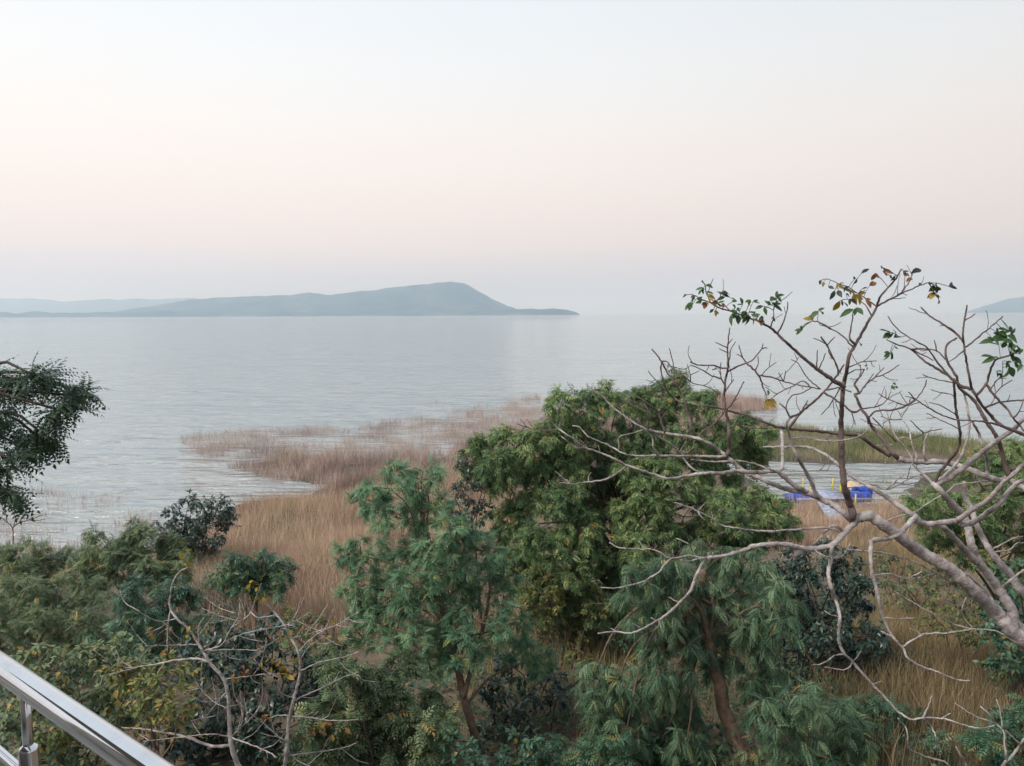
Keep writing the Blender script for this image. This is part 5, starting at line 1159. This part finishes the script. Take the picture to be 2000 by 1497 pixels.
# ------------------------------------------------------------------ second bare sapling, bottom right corner
_bp = P(1985, 1640, 7.0)
sr = empty('bare_sapling', (_bp[0], _bp[1], h1(_bp[0], _bp[1])), 'small bare grey sapling poking up in the bottom right corner', 'tree')
s2 = BareTree(sr, B_grey, 12, spread=0.6)
s2.limb([(1940, 1580)] + T(8, 1820, 1320, 1870, 1260, 1940, 1170, 1996, 1090) + [(2010, 1420), (2030, 1380)], 9, 4, 7.0, 7.1, 'stem', ground=0.05)
for w0, w1, pts in [(5, 3, T(8, 1855, 1270, 1840, 1200, 1830, 1130, 1820, 1020, 1760, 950, 1700, 870, 1620, 800)), (3, 2, T(8, 1750, 945, 1620, 900, 1500, 840, 1400, 770)), (3, 2, T(8, 1815, 1000, 1810, 960, 1790, 830, 1760, 740)),
                    (4, 2.6, T(8, 1960, 1120, 1840, 1010)), (2.6, 2, T(8, 1795, 890, 1710, 820))]:
    s2.limb(pts, w0, w1)
s2.limb([(1900, 1590)] + T(8, 1500, 1318, 1450, 1230, 1410, 1150), 6, 4, 6.9, 6.8, 'stem', ground=-0.1)
s2.limb([(1880, 1560)] + T(8, 1350, 1315, 1190, 1250, 1080, 1210, 1000, 1160, 990, 1040, 970, 980, 905, 905), 5.5, 2.6, 6.9, 6.6, 'stem', ground=-0.1)

# ------------------------------------------------------------------ little leafless tree by the water at the far left
_bp = P(23, 1090, 29)
st_ = empty('waterside_sapling', (_bp[0], _bp[1], h1(_bp[0], _bp[1])), 'tiny thin forked tree by the water at the left edge', 'tree')
s3 = BareTree(st_, B_dark, 14, spread=0.5)
s3.limb([(22, 1090), (23, 1077), (26, 1052), (24, 1031), (14, 1021), (-4, 1006)], 3.4, 1.4, 29, 29.3, 'trunk', ground=0.02)
for w0, w1, pts in [(2.6, 1.4, [(25, 1033), (38, 1021), (56, 1016), (84, 1006)]), (2, 1.3, [(38, 1021), (46, 1008), (60, 998)]), (2, 1.3, [(14, 1021), (12, 1006), (4, 994)]), (2, 1.3, [(25, 1034), (30, 1015), (26, 1000)]), (1.8, 1.3, [(56, 1016), (72, 1017), (90, 1014)])]:
    s3.limb(pts, w0, w1)
fol = Acc()
for (cx, cy) in [(84, 1006), (60, 998), (4, 994), (26, 1000), (90, 1014), (-4, 1006), (46, 1008), (14, 1002), (70, 1010)]:
    n = 26
    pos = np.array([P(cx + rsl.normal() * 8, cy + rsl.normal() * 4, 29 + rsl.normal() * 0.15) for _ in range(n)])
    place(fol, T_small[0], pos, rdir(rsl, n), np.tile([0, 0, 1.0], (n, 1)), rsl.uniform(0.5, 0.9, n), rsl.uniform(0.1, 0.8, n))
tag(fol.build('crown', M_deep, st_), kind='stuff')

# ------------------------------------------------------------------ floating raft of blue drums in the inlet
M_drum = plain('blue_drum_plastic', (0.02, 0.055, 0.36), rough=0.45, var=0.35, scale=6)
M_deck = plain('pale_blue_deck', (0.30, 0.34, 0.45), rough=0.7, var=0.45, scale=5)
M_yel = plain('yellow_paint', (0.62, 0.50, 0.03), rough=0.55, var=0.15, scale=9)
M_org = plain('orange_canvas', (0.52, 0.38, 0.24), rough=0.8, var=0.2, scale=4)
rc = Pz(1612, 980, 0.0)
raft = empty('drum_raft', (rc[0], rc[1], 0.0), 'raft with blue drums, pale blue deck and yellow posts in the inlet', 'raft')
def rel(px, py, z=0.0):
    q = Pz(px, py, z); return q
def drum(px, py, ang, L=0.92, r=0.29):
    c = rel(px, py, 0.18)
    d = np.array([math.cos(ang), math.sin(ang), 0])
    acc = Acc()
    ts = [-0.5, -0.47, -0.2, -0.18, -0.15, 0.15, 0.18, 0.2, 0.47, 0.5]
    rr = [0.90, 1.0, 1.0, 1.05, 1.0, 1.0, 1.05, 1.0, 1.0, 0.90]
    tube(acc, np.array([c + d * L * t for t in ts]), np.array(rr) * r, 18)
    acc.build('drum', M_drum, raft, smooth=False)
for (px, py, a) in [(1552, 974, 0.1), (1573, 976, 0.2), (1592, 976, 0.1), (1682, 972, 0.15), (1664, 974, 0.1), (1640, 976, 0.0), (1684, 960, 0.1)]:
    drum(px, py, a)
c = rel(1618, 966, 0.5)
for k in range(9):
    acc = Acc(); box(acc, c + np.array([0, -0.88 + k * 0.22, 0]), (1.3, 0.19, 0.05)); acc.build('plank', M_deck, raft)
for s in (-1, 1):
    acc = Acc(); box(acc, c + np.array([0, s * 0.75, -0.07]), (3.9, 0.09, 0.09)); acc.build('beam', M_deck, raft)
for (px, py) in [(1568, 958), (1626, 958), (1641, 968), (1670, 992), (1583, 965)]:
    q = rel(px, py + 10, 0.0)
    acc = Acc(); tube(acc, np.array([[q[0], q[1], 0.05], [q[0], q[1], 0.6], [q[0], q[1], 0.95]]), 0.038, 10); acc.build('post', M_yel, raft)
# folded canvas on the deck
q = rel(1662, 952, 0.55)
acc = Acc()
gx = np.linspace(-0.4, 0.4, 14); gy = np.linspace(-0.35, 0.35, 8)
XX, YY = np.meshgrid(gx, gy)
ZZ = 0.30 * np.exp(-(XX / 0.45) ** 2 - (YY / 0.3) ** 2) + 0.08 * vnoise(XX * 7 + 5, YY * 7 + 5, 71)
a = (np.arange(7)[:, None] * 14 + np.arange(13)[None, :]).ravel()
acc.add(np.stack([XX.ravel() + q[0], YY.ravel() + q[1], ZZ.ravel() + q[2]], -1), np.stack([a, a + 1, a + 15, a + 14], -1))
acc.build('canvas_cover', M_org, raft)
# gangway from the bank to the raft
g0 = rel(1640, 1022, 0.3); g1 = rel(1614, 984, 0.45)
gw = empty('gangway', (g0[0], g0[1], h1(g0[0], g0[1])), 'pale blue plank gangway leading from the grass to the drum raft', 'gangway')
dv = (g1 - g0); Lg = np.linalg.norm(dv); dv /= Lg; sd = np.array([dv[1], -dv[0], 0]); sd /= np.linalg.norm(sd); nn = np.cross(sd, dv)
Rg = np.stack([dv, -sd, nn], 1)
for k in range(int(Lg / 0.24)):
    acc = Acc(); box(acc, g0 + dv * (k + 0.5) * 0.24 + np.array([0, 0, 0.12]), (0.2, 0.95, 0.035), R=Rg); acc.build('plank', M_deck, gw)
for s in (-0.4, 0.4):
    acc = Acc(); box(acc, (g0 + g1) / 2 + sd * s + np.array([0, 0, 0.07]), (Lg, 0.06, 0.06), R=Rg); acc.build('beam', M_deck, gw)
